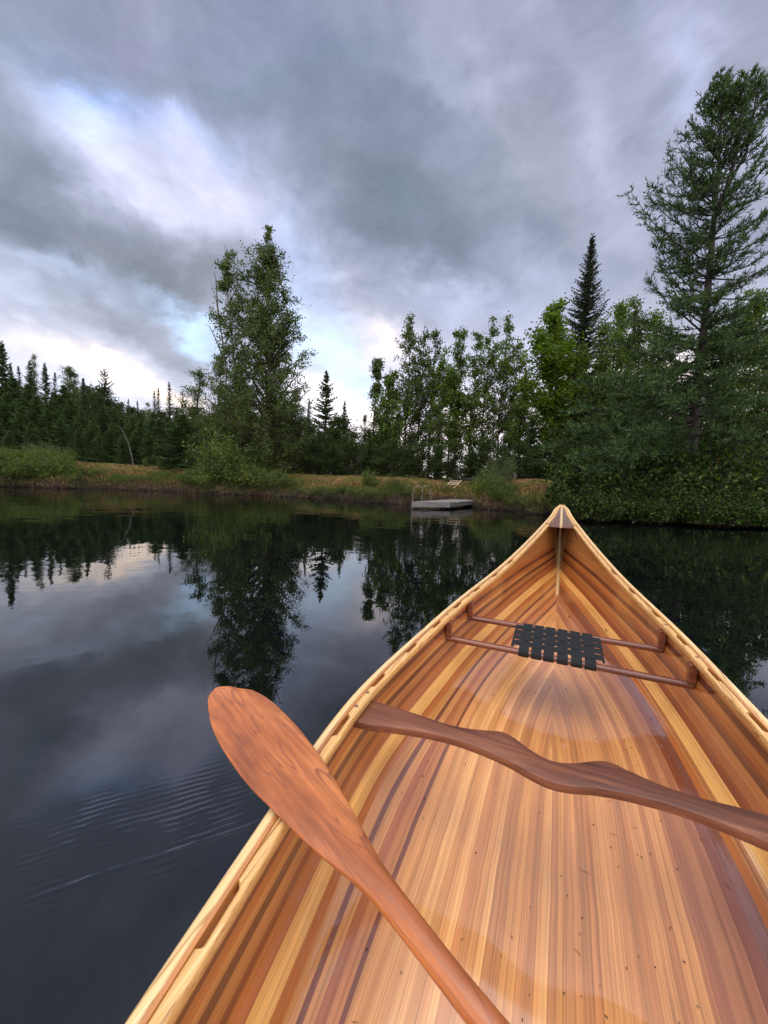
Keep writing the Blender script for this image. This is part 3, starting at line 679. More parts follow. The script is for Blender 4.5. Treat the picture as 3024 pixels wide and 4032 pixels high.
# ------------------------------------------------------------------ foliage materials
def leafmat(name, dark, mid, light, rough=.55, trans=.42, nscale=.8):
    m, t, b, out = newmat(name)
    geo = t.node('ShaderNodeNewGeometry'); co = t.node('ShaderNodeTexCoord').outputs['Object']
    f = t.math('ADD', t.math('MULTIPLY', geo.outputs['Random Per Island'], .55), t.math('MULTIPLY', t.noise(co, nscale, 3, .6), .75))
    c = t.ramp(f, [(.30, dark), (.62, mid), (1., light)])
    t.put(b.inputs['Base Color'], c); b.inputs['Roughness'].default_value = rough; b.inputs['Specular IOR Level'].default_value = .25
    tr = t.node('ShaderNodeBsdfTranslucent'); t.put(tr.inputs['Color'], t.mix(1., c, (1.3, 1.5, .6, 1), blend='MULTIPLY'))
    mx = t.node('ShaderNodeMixShader'); mx.inputs[0].default_value = trans
    t.l.new(b.outputs[0], mx.inputs[1]); t.l.new(tr.outputs[0], mx.inputs[2]); t.l.new(mx.outputs[0], out.inputs[0])
    return m
BIRCHL = leafmat('birch_leaves', (.022, .040, .013), (.058, .090, .026), (.13, .165, .048))
BROADL = leafmat('broad_leaves', (.024, .045, .010), (.068, .115, .020), (.14, .21, .038))
MAPLEL = leafmat('maple_leaves_yellow_green', (.03, .06, .006), (.075, .13, .010), (.14, .20, .018), trans=.45)
SPRUCEL = leafmat('spruce_needles', (.014, .032, .015), (.046, .085, .032), (.11, .17, .055), trans=.1)
DARKSPRUCEL = leafmat('dark_spruce_needles', (.013, .020, .015), (.032, .044, .030), (.06, .078, .05), trans=.08)
LARCHL = leafmat('larch_needles', (.012, .028, .014), (.042, .090, .036), (.15, .235, .078), trans=.2, nscale=1.5)
PINEL = leafmat('pine_needles', (.010, .018, .012), (.022, .038, .022), (.042, .064, .034), trans=.1)
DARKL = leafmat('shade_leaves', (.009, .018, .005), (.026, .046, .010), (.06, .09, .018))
SHRUBL = leafmat('shrub_leaves', (.024, .042, .010), (.066, .10, .022), (.15, .185, .042), nscale=1.2)
SHRUBD = leafmat('alder_leaves', (.005, .012, .004), (.020, .044, .010), (.11, .17, .032), nscale=1.4)
SHRUBY = leafmat('yellowing_leaves', (.03, .035, .008), (.10, .10, .02), (.22, .17, .04), nscale=1.5)
PALEL = leafmat('pale_willow_leaves', (.04, .065, .03), (.08, .12, .045), (.14, .18, .075), nscale=1.2)
def barkmat(name, a, c_, sc=(14, 14, 3)):
    m, t, b, out = newmat(name); co = t.node('ShaderNodeTexCoord').outputs['Object']
    f = t.noise(t.vmath('MULTIPLY', co, sc), 1., 5, .7); t.put(b.inputs['Base Color'], t.ramp(f, [(.3, a), (.7, c_)])); b.inputs['Roughness'].default_value = .9
    bp = t.node('ShaderNodeBump'); bp.inputs['Strength'].default_value = .8; bp.inputs['Distance'].default_value = .02; t.put(bp.inputs['Height'], f); t.l.new(bp.outputs[0], b.inputs['Normal'])
    return m
BARK = barkmat('grey_brown_bark', (.025, .018, .014), (.09, .075, .06)); BIRCHB = barkmat('pale_birch_bark', (.05, .045, .04), (.26, .25, .235), (3, 3, 16))
DARKB = barkmat('dark_conifer_bark', (.010, .008, .007), (.042, .034, .029))

def unit(v): return v/(np.linalg.norm(v, axis=-1, keepdims=True)+1e-9)
def leafquads(C, L, Wd, rng, flat=.0, droop=0.):
    n = len(C); u = rng.normal(size=(n, 3)); u[:, 2] = u[:, 2]*(1-flat)-droop; u = unit(u)
    a = rng.normal(size=(n, 3)); a[:, :2] *= (1-flat*.2); w_ = unit(np.cross(u, a))
    if flat: w_[:, 2] *= (1-flat); w_ = unit(w_)
    L = L*rng.uniform(.65, 1.3, (n, 1)); Wd = Wd*rng.uniform(.7, 1.2, (n, 1))
    V = np.stack([C-u*L/2, C+w_*Wd/2+u*L*.05, C+u*L/2, C-w_*Wd/2+u*L*.05], 1)
    return V.reshape(-1, 3), np.arange(4*n).reshape(n, 4)
def twigs(A, D, L, Wd, rng, cross=True):
    n = len(A); D = unit(D); a = rng.normal(size=(n, 3)); s1 = unit(np.cross(D, a)); L = np.broadcast_to(np.asarray(L, float).reshape(-1, 1), (n, 1))
    Vs = []
    for s_ in ([s1, np.cross(D, s1)] if cross else [s1]):
        Vs.append(np.stack([A, A+D*L*.4+s_*Wd/2, A+D*L, A+D*L*.4-s_*Wd/2], 1))
    V = np.concatenate(Vs); return V.reshape(-1, 3), np.arange(len(V)*4).reshape(-1, 4)

def trunk_line(H, rng, lean=(0, 0), wob=.02, n=14):
    z = np.linspace(0, 1, n); ph = rng.uniform(0, 6.28, 4)
    x = lean[0]*z*H+wob*H*np.sin(z*5+ph[0])*z; y = lean[1]*z*H+wob*H*np.sin(z*4+ph[1])*z
    return np.stack([x, y, z*H], 1)
def make_tree(name, wood_mb, leaf_mb, barkm, leafm, label, cat, group=None, cname='crown'):
    root = empty(name, (0, 0, 0), label, cat, group)
    wood_mb.build('trunk', barkm, root, smooth=True)
    leaf_mb.build(cname, leafm, root)
    return root
def decid(name, H, Rp, seed, nb, nsub, nleaf, leaf, barkm, leafm, label='', cat='tree', group=None, base=.2, up=.9, tr=.11, sig=.17, lean=(0, 0), droop=.25, stems=1, wd=.75, azw=None, flat=0.):
    """Rp: list of (height fraction, radius)"""
    rng = np.random.default_rng(seed); wm, lm = MB(), MB(); Rp = np.array(Rp); LC = []
    for s_i in range(stems):
        l_ = (lean[0]+(rng.uniform(-.10, .10) if stems > 1 else 0), lean[1]+(rng.uniform(-.1, .1) if stems > 1 else 0))
        Hs = H*(1 if s_i == 0 else rng.uniform(.7, .95)); T = trunk_line(Hs, rng, l_); T[:, :2] += rng.uniform(-.15, .15, 2)*(stems > 1)
        rr_ = tr*(1-np.linspace(0, 1, len(T)))**.8+.008; wm.tube(T, rr_/(stems**.4), 8, cap=False)
        for k in range(nb//stems):
            t_ = base+(1-base)*rng.uniform(0, 1)**.9; t_ = min(t_, .985); p0 = np.array([np.interp(t_*Hs, T[:, 2], T[:, i]) for i in range(3)])
            a = rng.uniform(0, 6.283); rad = np.interp(t_, Rp[:, 0], Rp[:, 1])*rng.uniform(.55, 1.12)
            L = rad*1.25+.15; el_ = R(rng.uniform(25, 60))*up; d0 = np.array([math.cos(a)*math.cos(el_), math.sin(a)*math.cos(el_), math.sin(el_)])
            s_ = np.linspace(0, 1, 6)[:, None]; P = p0-[0, 0, .25*rad]+d0*L*s_+np.array([0, 0, -droop*L*.5])*s_**2+rng.normal(0, .03*L, (6, 3))*s_
            wm.tube(P, np.linspace(.022, .005, 6)*(1+1.2*(1-t_)), 4, cap=False)
            for j in range(max(2, int(nsub*(.35+rad/1.4)))):
                q_ = rng.uniform(.2, 1.); c = np.array([np.interp(q_, np.linspace(0, 1, 6), P[:, i]) for i in range(3)])
                off = rng.normal(0, .20*L*.8+.05, 3); off[2] = off[2]*.6; tip = c+off
                wm.tube(np.stack([c, (c+tip)/2+[0, 0, .03], tip]), [.006, .004, .002], 3, cap=False)
                n_ = max(2, int(nleaf*rng.uniform(.5, 1.5))); f_ = rng.uniform(0, 1, (n_, 1)); LC.append(c+(tip-c)*f_**.6+rng.normal(0, sig, (n_, 3))*[1, 1, .8])
    LC = np.concatenate(LC); V, F = leafquads(LC, leaf, leaf*wd, rng, flat); lm.add(V, F)
    return make_tree(name, wm, lm, barkm, leafm, label, cat, group)
def conifer(name, H, Rb, seed, barkm, leafm, label='', cat='tree', group=None, base=.05, taper=.85, droop=.25, spacing=.3, nbr=6, twl=.3, tww=.045, dens=1., bare=0., tr=None, rise_top=.5, gap=0., lean=(0, 0), tipup=.15, prof=None, hang=.35):
    rng = np.random.default_rng(seed); wm, lm = MB(), MB(); T = trunk_line(H, rng, lean, .006, 12); tr = tr or H*.012+.02
    wm.tube(T, tr*(1-np.linspace(0, 1, 12))**.9+.006, 7, cap=False); z = base*H; TA, TD, TL = [], [], []
    while z < H*.985:
        t_ = z/H; Rr = Rb*(1-t_)**taper if prof is None else np.interp(t_, prof[0], prof[1])
        n_ = max(3, int(round(nbr*rng.uniform(.7, 1.2)))); a0 = rng.uniform(0, 6.28); p0 = np.array([np.interp(z, T[:, 2], T[:, i]) for i in range(3)])
        for k in range(n_):
            if rng.uniform() < gap: continue
            a = a0+k*6.283/n_+rng.uniform(-.35, .35); L = max(Rr*rng.uniform(.6, 1.15), .10); sl = (rise_top*t_-droop*(1-t_))+rng.uniform(-.1, .1)
            ns = max(4, int(L/.11*dens)); s_ = np.linspace(0, 1, ns); hv = np.array([math.cos(a), math.sin(a), 0])
            P = p0+[0, 0, rng.uniform(-.5, .5)*spacing]+hv*(L*s_)[:, None]+np.outer(L*(sl*s_+tipup*s_**2.5), [0, 0, 1])
            if L > .25: wm.tube(P[::max(1, ns//5)], np.linspace(.012+.006*L, .003, len(P[::max(1, ns//5)])), 3, cap=False)
            D = unit(np.gradient(P, axis=0)); side = np.cross(D, [0, 0, 1.]); ok = s_ >= bare*(1-t_)
            for sg in (1, -1, 0):
                tl = (twl*(.35+.65*(1-s_))*min(1., L/.8+.25))*rng.uniform(.6, 1.2, ns)
                if sg: d = D*rng.uniform(.5, 1., (ns, 1))+side*sg*rng.uniform(.6, 1., (ns, 1))+rng.normal(0, .18, (ns, 3)); d[:, 2] -= hang*rng.uniform(0, 1, ns)
                else: d = D+rng.normal(0, .25, (ns, 3)); tl = tl*.8
                TA.append(P[ok]+rng.normal(0, .012, (ok.sum(), 3))); TD.append(d[ok]); TL.append(tl[ok])
        z += spacing*(.45+.75*(1-t_))*rng.uniform(.8, 1.2)
    n_ = 14; TA.append(np.tile(T[-1], (n_, 1))-np.outer(rng.uniform(0, .5, n_), [0, 0, 1])); d = rng.normal(0, .5, (n_, 3)); d[:, 2] = 1.1; TD.append(d); TL.append(np.full(n_, .2))
    V, F = twigs(np.concatenate(TA), np.concatenate(TD), np.concatenate(TL), tww, rng); lm.add(V, F)
    return make_tree(name, wm, lm, barkm, leafm, label, cat, group)

def envtree(name, tpx, env, Y, seed, nl, ntw, nleaf, leaf, barkm, leafm, label, cat, group=None, depthk=1., sig=.09, tr=.1, bare=.25, steep=1., extra=(), flat=0., wd=.75, droop=.15):
    """tree grown inside an outline: trunk through photo points, limbs to points inside the crown's left and right limits, with real depth"""
    rng = np.random.default_rng(seed); wm, lm = MB(), MB(); sc = Y/830.
    P0 = at_depth(tpx[0][0], tpx[0][1], Y); b0 = np.array([P0[0], Y, float(ground(P0[0], Y))-.1])
    T = np.array([b0]+[at_depth(u, v, Y) for u, v in tpx]); T = T-b0; T[0] *= 0
    tv = np.array([p[1] for p in tpx], float); tu = np.array([p[0] for p in tpx], float); o = np.argsort(tv)
    tm = MB() if barkm is BIRCHB else wm; tm.tube(T, np.linspace(1, .06, len(T))**.9*tr, 8, cap=False); env = np.array(env, float); vmin, vmax = env[0, 0], env[-1, 0]; LC = []
    wts = env[:, 2]-env[:, 1]; vs = np.linspace(vmin, vmax, 80); pw = np.interp(vs, env[:, 0], wts)+7; pw /= pw.sum()
    for (st, pts) in extra:
        Q = np.array([at_depth(u, v, Y+.2)-b0 for u, v in pts]); wm.tube(Q, np.linspace(tr*.5, .006, len(Q)), 6, cap=False)
    for k in range(nl):
        v = rng.choice(vs, p=pw)+rng.uniform(-8, 8); L_, R_ = np.interp(v, env[:, 0], env[:, 1]), np.interp(v, env[:, 0], env[:, 2]); c_ = (L_+R_)/2; hw = (R_-L_)/2
        a = rng.uniform(0, 6.283); rr_ = rng.uniform(.10, 1.08)**.5; u = c_+hw*rr_*math.cos(a); dy = hw*sc*rr_*math.sin(a)*depthk
        ts = np.interp(v, tv[o], tu[o]); dd = math.hypot((u-ts)*sc, dy); v0 = min(v+(dd/sc)*rng.uniform(.55, 1.1)*steep+6, tv.max()-2); u0 = np.interp(v0, tv[o], tu[o])
        p0 = at_depth(u0, v0, Y)-b0; p1 = at_depth(u, v, Y+dy)-b0; L = np.linalg.norm(p1-p0); s_ = np.linspace(0, 1, 6)[:, None]
        P = p0+(p1-p0)*s_+np.array([0, 0, 1.])*(np.sin(s_*np.pi)*L*droop*.6)+rng.normal(0, .02*L, (6, 3))*s_; wm.tube(P, np.linspace(.010+.009*L, .004, 6), 4, cap=False)
        for j in range(max(3, int(ntw*rng.uniform(.7, 1.3)))):
            q_ = rng.uniform(bare, 1.); cc = np.array([np.interp(q_, np.linspace(0, 1, 6), P[:, i]) for i in range(3)]); off = rng.normal(0, .10+.10*min(L, 1.6), 3)*[1, 1, .75]; tip = cc+off
            wm.tube(np.stack([cc, (cc+tip)/2+[0, 0, .02], tip]), [.005, .004, .002], 3, cap=False); n_ = max(3, int(nleaf*rng.uniform(.4, 1.6))); f_ = rng.uniform(.1, 1.1, (n_, 1))
            LC.append(cc+(tip-cc)*f_+rng.normal(0, sig, (n_, 3)))
    V, F = leafquads(np.concatenate(LC), leaf, leaf*wd, rng, flat); lm.add(V, F); r = make_tree(name, tm, lm, barkm, leafm, label, cat, group); 
    if barkm is BIRCHB: wm.build('limbs', BARK, r)
    r.location = b0; return r

def place(root, u, v, Y, H0, sx=1., rz=None, sink=.1, rng=None, lean=0.):
    """stand a tree so that its top shows at photo point (u,v) at forward distance Y"""
    P = at_depth(u, v, Y); g = float(ground(P[0], P[1]))-sink; k = (P[2]-g)/H0
    root.location = (P[0], P[1], g); root.scale = (k*sx, k*sx, k)
    root.rotation_euler = (0, lean, rz if rz is not None else 0.)
    return root

# ------------------------------------------------------------------ prototypes
SP = [conifer('spruce_tree', 9, 1.7, 11+i, DARKB, SPRUCEL, cat='spruce', base=.03, droop=.30, nbr=7, dens=1.0, twl=.40, tww=.07, gap=.12) for i in range(3)]
SPT = conifer('spruce_tree', 10, 1.25, 21, DARKB, DARKSPRUCEL, cat='spruce', base=.03, droop=.35, nbr=6, spacing=.28, twl=.30, tww=.06, taper=.75, gap=.12, prof=([0, .5, .75, .9, 1], [1.7, 1.05, .48, .30, .05]))
SPS = conifer('spruce_tree', 8, 1.9, 31, DARKB, SPRUCEL, cat='spruce', base=.1, droop=.1, nbr=6, spacing=.40, twl=.42, tww=.09, gap=.1, taper=.9)
PN_ = conifer('pine_tree', 9, 2.2, 41, DARKB, PINEL, cat='pine', base=.15, droop=-.12, nbr=5, spacing=.75, twl=.34, tww=.09, bare=.35, taper=.6, gap=.1, tipup=.25, hang=-.2, dens=1.5)
DC = [decid('broadleaf_tree', 9, [(.1, .9), (.4, 1.5), (.7, 1.15), (.9, .55), (1, .15)], 51+i, 60, 7, 21, .105, BARK, BROADL, base=.12, sig=.15, up=1.15) for i in range(3)]
DCB = [decid('birch_tree', 9, [(.1, .6), (.4, 1.2), (.7, .9), (.9, .5), (1, .15)], 61+i, 54, 7, 20, .10, BIRCHB, BIRCHL, base=.28, sig=.14, up=1.2) for i in range(2)]
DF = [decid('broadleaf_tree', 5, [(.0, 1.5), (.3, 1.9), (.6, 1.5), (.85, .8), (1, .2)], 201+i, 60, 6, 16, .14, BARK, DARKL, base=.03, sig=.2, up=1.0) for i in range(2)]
SF = [conifer('spruce_tree', 5, 1.7, 211+i, DARKB, SPRUCEL, cat='spruce', base=.01, droop=.25, nbr=8, spacing=.26, dens=1.2, twl=.42, tww=.08, gap=.1, taper=.75) for i in range(2)]
used = set()
rngP = np.random.default_rng(77)
def put(proto, u, v, Y, H0, label, group=None, cat=None, sx=1., lean=0., mat=None, rz=None):
    if proto.name in used: o = copy_tree(proto)
    else: o = proto; used.add(proto.name)
    place(o, u, v, Y, H0, sx, rngP.uniform(0, 6.28) if rz is None else rz, lean=lean)
    o['label'] = label
    if group: o['group'] = group
    elif 'group' in o: del o['group']
    if cat: o['category'] = cat
    if mat:
        for ch in o.children:
            if ch.name.startswith('crown'):
                if ch.material_slots[0].link == 'DATA': ch.material_slots[0].link = 'OBJECT'
                ch.material_slots[0].material = mat
    return o
GF = 'conifers of the dense wood on the left shore'
put(SP[0], 2, 738, 21, 9, 'tall dark spruce cut by the left edge of the picture', GF, sx=1.1)
put(SP[1], 22, 786, 26, 9, 'slim spruce just right of the tall one at the left edge', GF)
put(SPT, 41, 792, 30, 10, 'small pointed spruce top showing over the left wood', GF)
put(SP[2], 64, 779, 27, 9, 'dark spruce with a broken ragged top in the left wood', GF)
put(DCB[0], 74, 768, 28, 9, 'thin birch with sparse top between dark spruces on the left', 'birches in the left wood', sx=.6)
put(SP[0], 97, 785, 26, 9, 'dark spruce left of the rounded birch crown', GF)
put(SPT, 117, 806, 27, 10, 'narrow spruce tip beside the rounded birch crown', GF)
put(DCB[1], 144, 793, 26, 9, 'birch with a rounded crown and pale trunk in the left wood', 'birches in the left wood', sx=1.3)
put(DCB[0], 163, 808, 27, 9, 'leafy birch just right of the rounded birch crown', 'birches in the left wood', sx=1.2)
put(SP[1], 180, 818, 24, 9, 'spruce sloping down to the right below the rounded birch', GF)
put(PN_, 225, 800, 32, 9, 'white pine with layered branches standing above the left wood', sx=.9)
put(SPT, 277, 862, 44, 10, 'tiny far spruce spire, left of two on the skyline', 'far spruce spires')
put(SPT, 297, 866, 44, 10, 'tiny far spruce spire, right of two on the skyline', 'far spruce spires')
put(SPT, 334, 845, 31, 10, 'narrow spruce spire, left of the close pair', 'narrow spruce spires left of the birch', sx=.8)
put(SPT, 341, 839, 32, 10, 'narrow spruce spire, right of the close pair', 'narrow spruce spires left of the birch', sx=.8)
put(SPT, 365, 826, 30, 10, 'tallest narrow spruce spire left of the big birch', 'narrow spruce spires left of the birch', sx=.9)
put(PN_, 394, 843, 34, 9, 'sparse pale pine top between the narrow spire and the big birch', sx=.7)
put(DC[0], 320, 872, 37, 9, 'dark rounded far tree at the foot of the spruce spires', 'far broadleaf trees on the low hill')
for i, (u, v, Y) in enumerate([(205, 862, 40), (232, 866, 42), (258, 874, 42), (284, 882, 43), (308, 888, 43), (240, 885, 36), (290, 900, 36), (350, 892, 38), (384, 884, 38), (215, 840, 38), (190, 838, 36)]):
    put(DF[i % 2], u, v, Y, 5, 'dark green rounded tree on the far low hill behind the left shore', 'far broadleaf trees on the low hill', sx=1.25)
FR_ = [(-70, 800, 22), (-40, 770, 24), (-110, 760, 24), (-60, 850, 18), (15, 850, 19), (45, 880, 18.5), (78, 856, 21), (108, 872, 20), (130, 905, 18.5), (155, 862, 22), (176, 890, 20), (200, 905, 19.5), (222, 880, 24), (240, 915, 20), (262, 905, 22), (285, 900, 21), (305, 912, 19.5), (330, 890, 22), (344, 905, 20), (362, 900, 23), (385, 895, 21), (-10, 900, 18), (68, 915, 18.2), (95, 925, 19), (215, 935, 18.6), (265, 940, 18.4), (320, 930, 18.8), (375, 925, 19.5), (30, 820, 24), (60, 830, 24), (140, 835, 24), (120, 850, 24), (418, 880, 24), (440, 900, 22), (170, 925, 18.6), (290, 930, 19), (345, 940, 18.6), (20, 930, 17.6)]
for i, (u, v, Y) in enumerate(FR_):
    put(SF[i % 2], u, v, Y, 5, 'dark green spruce in the close front ranks of the left wood', GF, sx=1.25)
put(SF[0], 395, 898, 17.0, 5, 'broad blackish conifer with drooping layers left of the big birch', GF, sx=1.7)
# dead leaning birch pole at the edge of the wood
q_ = MB(); A = at_depth(258, 921, 18); Bm = at_depth(278, 958, 17.9); B_ = at_depth(291, 1004, 17.8); q_.tube([A, (A+Bm)/2+[.02, 0, .03], Bm, B_-[0, 0, .2]], [.006, .009, .012, .015], 6)
tag(q_.build('dead_pole', BIRCHB, smooth=True), 'pale bare dead birch pole leaning left against the dark spruces', 'dead tree')

# the big birch of the shore
BH = 12.
envtree('birch_tree', [(573, 1020), (575, 900), (583, 780), (576, 680), (580, 580), (578, 488)],
        [(488, 574, 582), (505, 548, 594), (525, 536, 608), (560, 524, 626), (600, 512, 634), (650, 500, 646), (700, 488, 658), (740, 474, 674), (775, 462, 696), (830, 445, 690), (880, 436, 682), (930, 434, 678), (975, 440, 665), (1008, 460, 650)],
        16.6, 5, 380, 7, 20, .085, BIRCHB, BIRCHL, 'tall full birch with pale trunk, the highest tree of the left shore', 'tree', sig=.07, tr=.15, depthk=.9)
envtree('birch_tree', [(520, 1020), (516, 900), (505, 780), (496, 680), (487, 600), (486, 528)],
        [(528, 482, 494), (550, 479, 518), (600, 474, 540), (650, 470, 548), (700, 472, 555), (760, 462, 560), (840, 446, 570), (940, 440, 575)],
        16.9, 6, 115, 7, 19, .085, BIRCHB, BIRCHL, 'second birch stem rising on the left side of the big birch', 'tree', sig=.07, tr=.08)
envtree('birch_tree', [(500, 1020), (492, 900), (487, 800), (478, 720), (465, 640), (455, 610)],
        [(640, 455, 470), (655, 442, 482), (672, 444, 486), (720, 462, 500), (800, 470, 505)],
        16.8, 7, 16, 5, 14, .08, BIRCHB, BIRCHL, 'sparse leaning birch with half bare limbs left of the big birch', 'tree', sig=.08, tr=.06, extra=((0, [(478, 720), (470, 660), (466, 600), (462, 585)]), (0, [(488, 790), (470, 740), (452, 705), (444, 700)])))
put(DC[1], 425, 800, 18.5, 9, 'bushy broadleaf tree low on the left flank of the big birch', sx=1.2, mat=BIRCHL)
put(DC[2], 470, 770, 18, 9, 'leafy tree rising between the sparse birch and the big birch', sx=1.1, mat=BIRCHL)
put(DC[0], 520, 850, 17.2, 9, 'leafy young tree at the left foot of the big birch', sx=1.5, mat=BIRCHL)
put(DC[1], 640, 840, 17.6, 9, 'leafy young tree at the right foot of the big birch', sx=1.2, mat=BIRCHL)
# between the birch and the centre grove
put(SPS, 706, 802, 24, 8, 'open spruce with stepped branches right of the big birch', sx=1.25)
put(SP[2], 745, 866, 24, 9, 'smaller spruce just right of the open spruce', 'small conifers in the gap', sx=.9)
put(SP[0], 668, 862, 22, 9, 'thin spruce between the big birch and the open spruce', 'small conifers in the gap', sx=.6)
put(DCB[1], 787, 898, 25, 9, 'thin pale young tree in the gap where the sky reaches lowest', sx=.8)
for u, v, Y, L in [(592, 905, 17.4, 'right behind the trunk of the big birch'), (548, 900, 17.2, 'just left of the trunk of the big birch'), (618, 870, 17.2, 'under the right limbs of the big birch'), (478, 880, 17.4, 'under the second birch stem'), (446, 905, 17.2, 'below the sparse leaning birch'), (510, 925, 16.6, 'low in front of the second birch stem')]:
    put(DF[int(u) % 2], u, v, Y, 5, 'bushy young birch '+L, 'bushy young birches around the big birch', sx=1.0, mat=BIRCHL)
for u, v, Y in [(600, 930, 19), (640, 930, 21), (690, 935, 20), (725, 930, 22), (760, 935, 20), (800, 930, 21), (830, 905, 22), (660, 905, 22), (735, 905, 23)]:
    put(DF[int(u) % 2], u, v, Y, 5, 'low dark leafy tree in the gap right of the big birch', 'low trees in the gap', sx=1.3)
# centre grove
GC = 'slender trees of the centre grove'
for i, (u, v, Y, hw, L, mt) in enumerate([
    (843, 790, 20.5, 34, 'leftmost slender tree of the centre grove, leaning over the gap', BROADL),
    (815, 778, 21, 11, 'thin tree with one tuft of leaves sticking out left of the centre grove', BIRCHL),
    (889, 693, 21.5, 36, 'tall airy tree at the left end of the centre grove', BIRCHL),
    (918, 697, 22, 26, 'tall airy tree, second of the centre grove from the left', BIRCHL),
    (943, 710, 22.5, 22, 'slim tree top just right of the two tall airy ones', BIRCHL),
    (962, 745, 20.5, 28, 'low rounded top left of the twin pointed tops', BROADL),
    (987, 708, 21.5, 22, 'left one of the twin pointed tops in the centre grove', BROADL),
    (1001, 716, 22, 20, 'right one of the twin pointed tops in the centre grove', BROADL),
    (1033, 717, 21, 26, 'tree with a small knot of leaves on top in mid grove', BROADL),
    (1061, 693, 21.5, 30, 'dense pointed tree, left of two, near the yellow green maple', BROADL),
    (1098, 687, 22, 26, 'dense pointed tree, right of two, near the yellow green maple', BROADL),
    (1121, 734, 22, 30, 'grey green tree behind the left side of the yellow green maple', BIRCHL),
    (1140, 760, 20.5, 32, 'darker tree touching the left side of the yellow green maple', BROADL)]):
    rq = np.random.default_rng(300+i); hw *= (1.55 if hw > 15 else 1.); b_ = u-(u-557)*.035*((1010-v)/300.)*1.0
    w_ = lambda k: hw*k*rq.uniform(.8, 1.15); low = 960 if hw > 15 else 850
    ev = [(v, u-4, u+4), (v+22, u-w_(.30), u+w_(.30)), (v+55, u-w_(.55), u+w_(.6)), (v+95, u-w_(.95), u+w_(.85)), (v+150, u-w_(1.), u+w_(1.)), (low-30, b_-w_(1.), b_+w_(1.)), (low, b_-w_(.6), b_+w_(.6))]
    envtree('broadleaf_tree' if mt is BROADL else 'birch_tree', [(b_-4, 1015), (b_, 900), ((u+b_)/2, (v+950)/2), (u, v)], ev, Y, 320+i, int(14+hw*1.1), 6, 16, .115, BARK, mt, L, 'tree', GC, sig=.085, tr=.07, steep=1.1, depthk=1.1)
for i, (u, v, Y) in enumerate([(890, 935, 19.5), (1045, 930, 19), (840, 925, 20), (1150, 905, 18), (1200, 880, 18), (1240, 860, 19)]):
    pr = (DF[i % 2], SF[i % 4 // 2])[i % 2]
    put(pr, u, v, Y, 5, 'dark %s filling the shade under the centre grove' % ('leafy tree' if i % 2 == 0 else 'young spruce'), 'dark %s under the centre grove' % ('leafy trees' if i % 2 == 0 else 'young spruces'), sx=.85)
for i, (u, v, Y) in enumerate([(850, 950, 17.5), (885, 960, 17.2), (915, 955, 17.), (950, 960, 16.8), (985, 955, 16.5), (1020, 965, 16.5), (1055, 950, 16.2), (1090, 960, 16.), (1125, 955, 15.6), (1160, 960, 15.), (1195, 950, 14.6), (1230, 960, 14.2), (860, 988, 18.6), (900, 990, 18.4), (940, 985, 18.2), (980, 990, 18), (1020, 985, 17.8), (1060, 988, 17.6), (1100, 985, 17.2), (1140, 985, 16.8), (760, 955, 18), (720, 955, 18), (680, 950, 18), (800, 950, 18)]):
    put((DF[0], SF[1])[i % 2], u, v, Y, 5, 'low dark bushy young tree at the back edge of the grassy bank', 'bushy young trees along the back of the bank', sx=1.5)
envtree('maple_tree', [(1190, 1020), (1188, 900), (1190, 780), (1196, 656)],
        [(645, 1207, 1217), (660, 1186, 1220), (690, 1166, 1234), (715, 1138, 1252), (760, 1122, 1266), (820, 1124, 1270), (870, 1130, 1258), (920, 1146, 1240), (960, 1160, 1220)],
        17.5, 71, 160, 7, 17, .12, BARK, MAPLEL, 'bright yellow green maple left of the tall spruce spire', 'maple', sig=.10, tr=.08, flat=.5, wd=.9)
tsp = conifer('spruce_tree', 12, 1.5, 81, DARKB, DARKSPRUCEL, cat='spruce', base=.1, droop=.15, nbr=8, spacing=.22, twl=.30, tww=.05, tipup=.2, gap=.06, dens=1.3, prof=([0, .4, .6, .75, .9, 1], [1.9, 1.7, 1.2, .72, .28, .03]))
put(tsp, 1277, 506, 22.5, 12, 'tall narrow grey spruce spire behind the yellow green maple')
for i, (u, v, Y, hw, L, mt) in enumerate([(1312, 668, 18, 34, 'leafy tree just right of the tall spruce spire', BROADL), (1347, 643, 17, 34, 'leafy tree with a domed top right of the spruce spire', BROADL), (1376, 641, 18, 36, 'leafy tree whose top touches the left side of the larch', BIRCHL), (1420, 668, 17, 40, 'leafy tree behind the lower left limbs of the larch', BROADL),
                      (1590, 650, 17, 40, 'leafy tree behind the larch trunk on its right', BIRCHL), (1636, 622, 16, 42, 'tallest leafy tree behind the larch near the right edge', BROADL), (1690, 640, 16, 45, 'leafy tree at the far right edge behind the larch', BIRCHL), (1530, 690, 18, 40, 'leafy tree hidden low behind the larch trunk', BROADL), (1262, 745, 18, 34, 'leafy tree filling the foot of the tall spruce spire', BROADL)]):
    rq = np.random.default_rng(400+i); b_ = u-(u-557)*.035*((1010-v)/300.); w_ = lambda k: hw*k*rq.uniform(.85, 1.15)
    ev = [(v, u-6, u+6), (v+18, u-w_(.5), u+w_(.5)), (v+50, u-w_(.85), u+w_(.8)), (v+100, u-w_(1.1), u+w_(1.1)), (v+180, u-w_(1.2), u+w_(1.2)), (930, b_-w_(1.2), b_+w_(1.2)), (970, b_-w_(.8), b_+w_(.8))]
    envtree('broadleaf_tree', [(b_-4, 1015), (b_, 900), ((u+b_)/2, (v+950)/2), (u, v)], ev, Y, 420+i, 85, 6, 16, .105, BARK, mt, L, 'tree', 'leafy trees behind the larch', sig=.10, tr=.08, steep=1.)
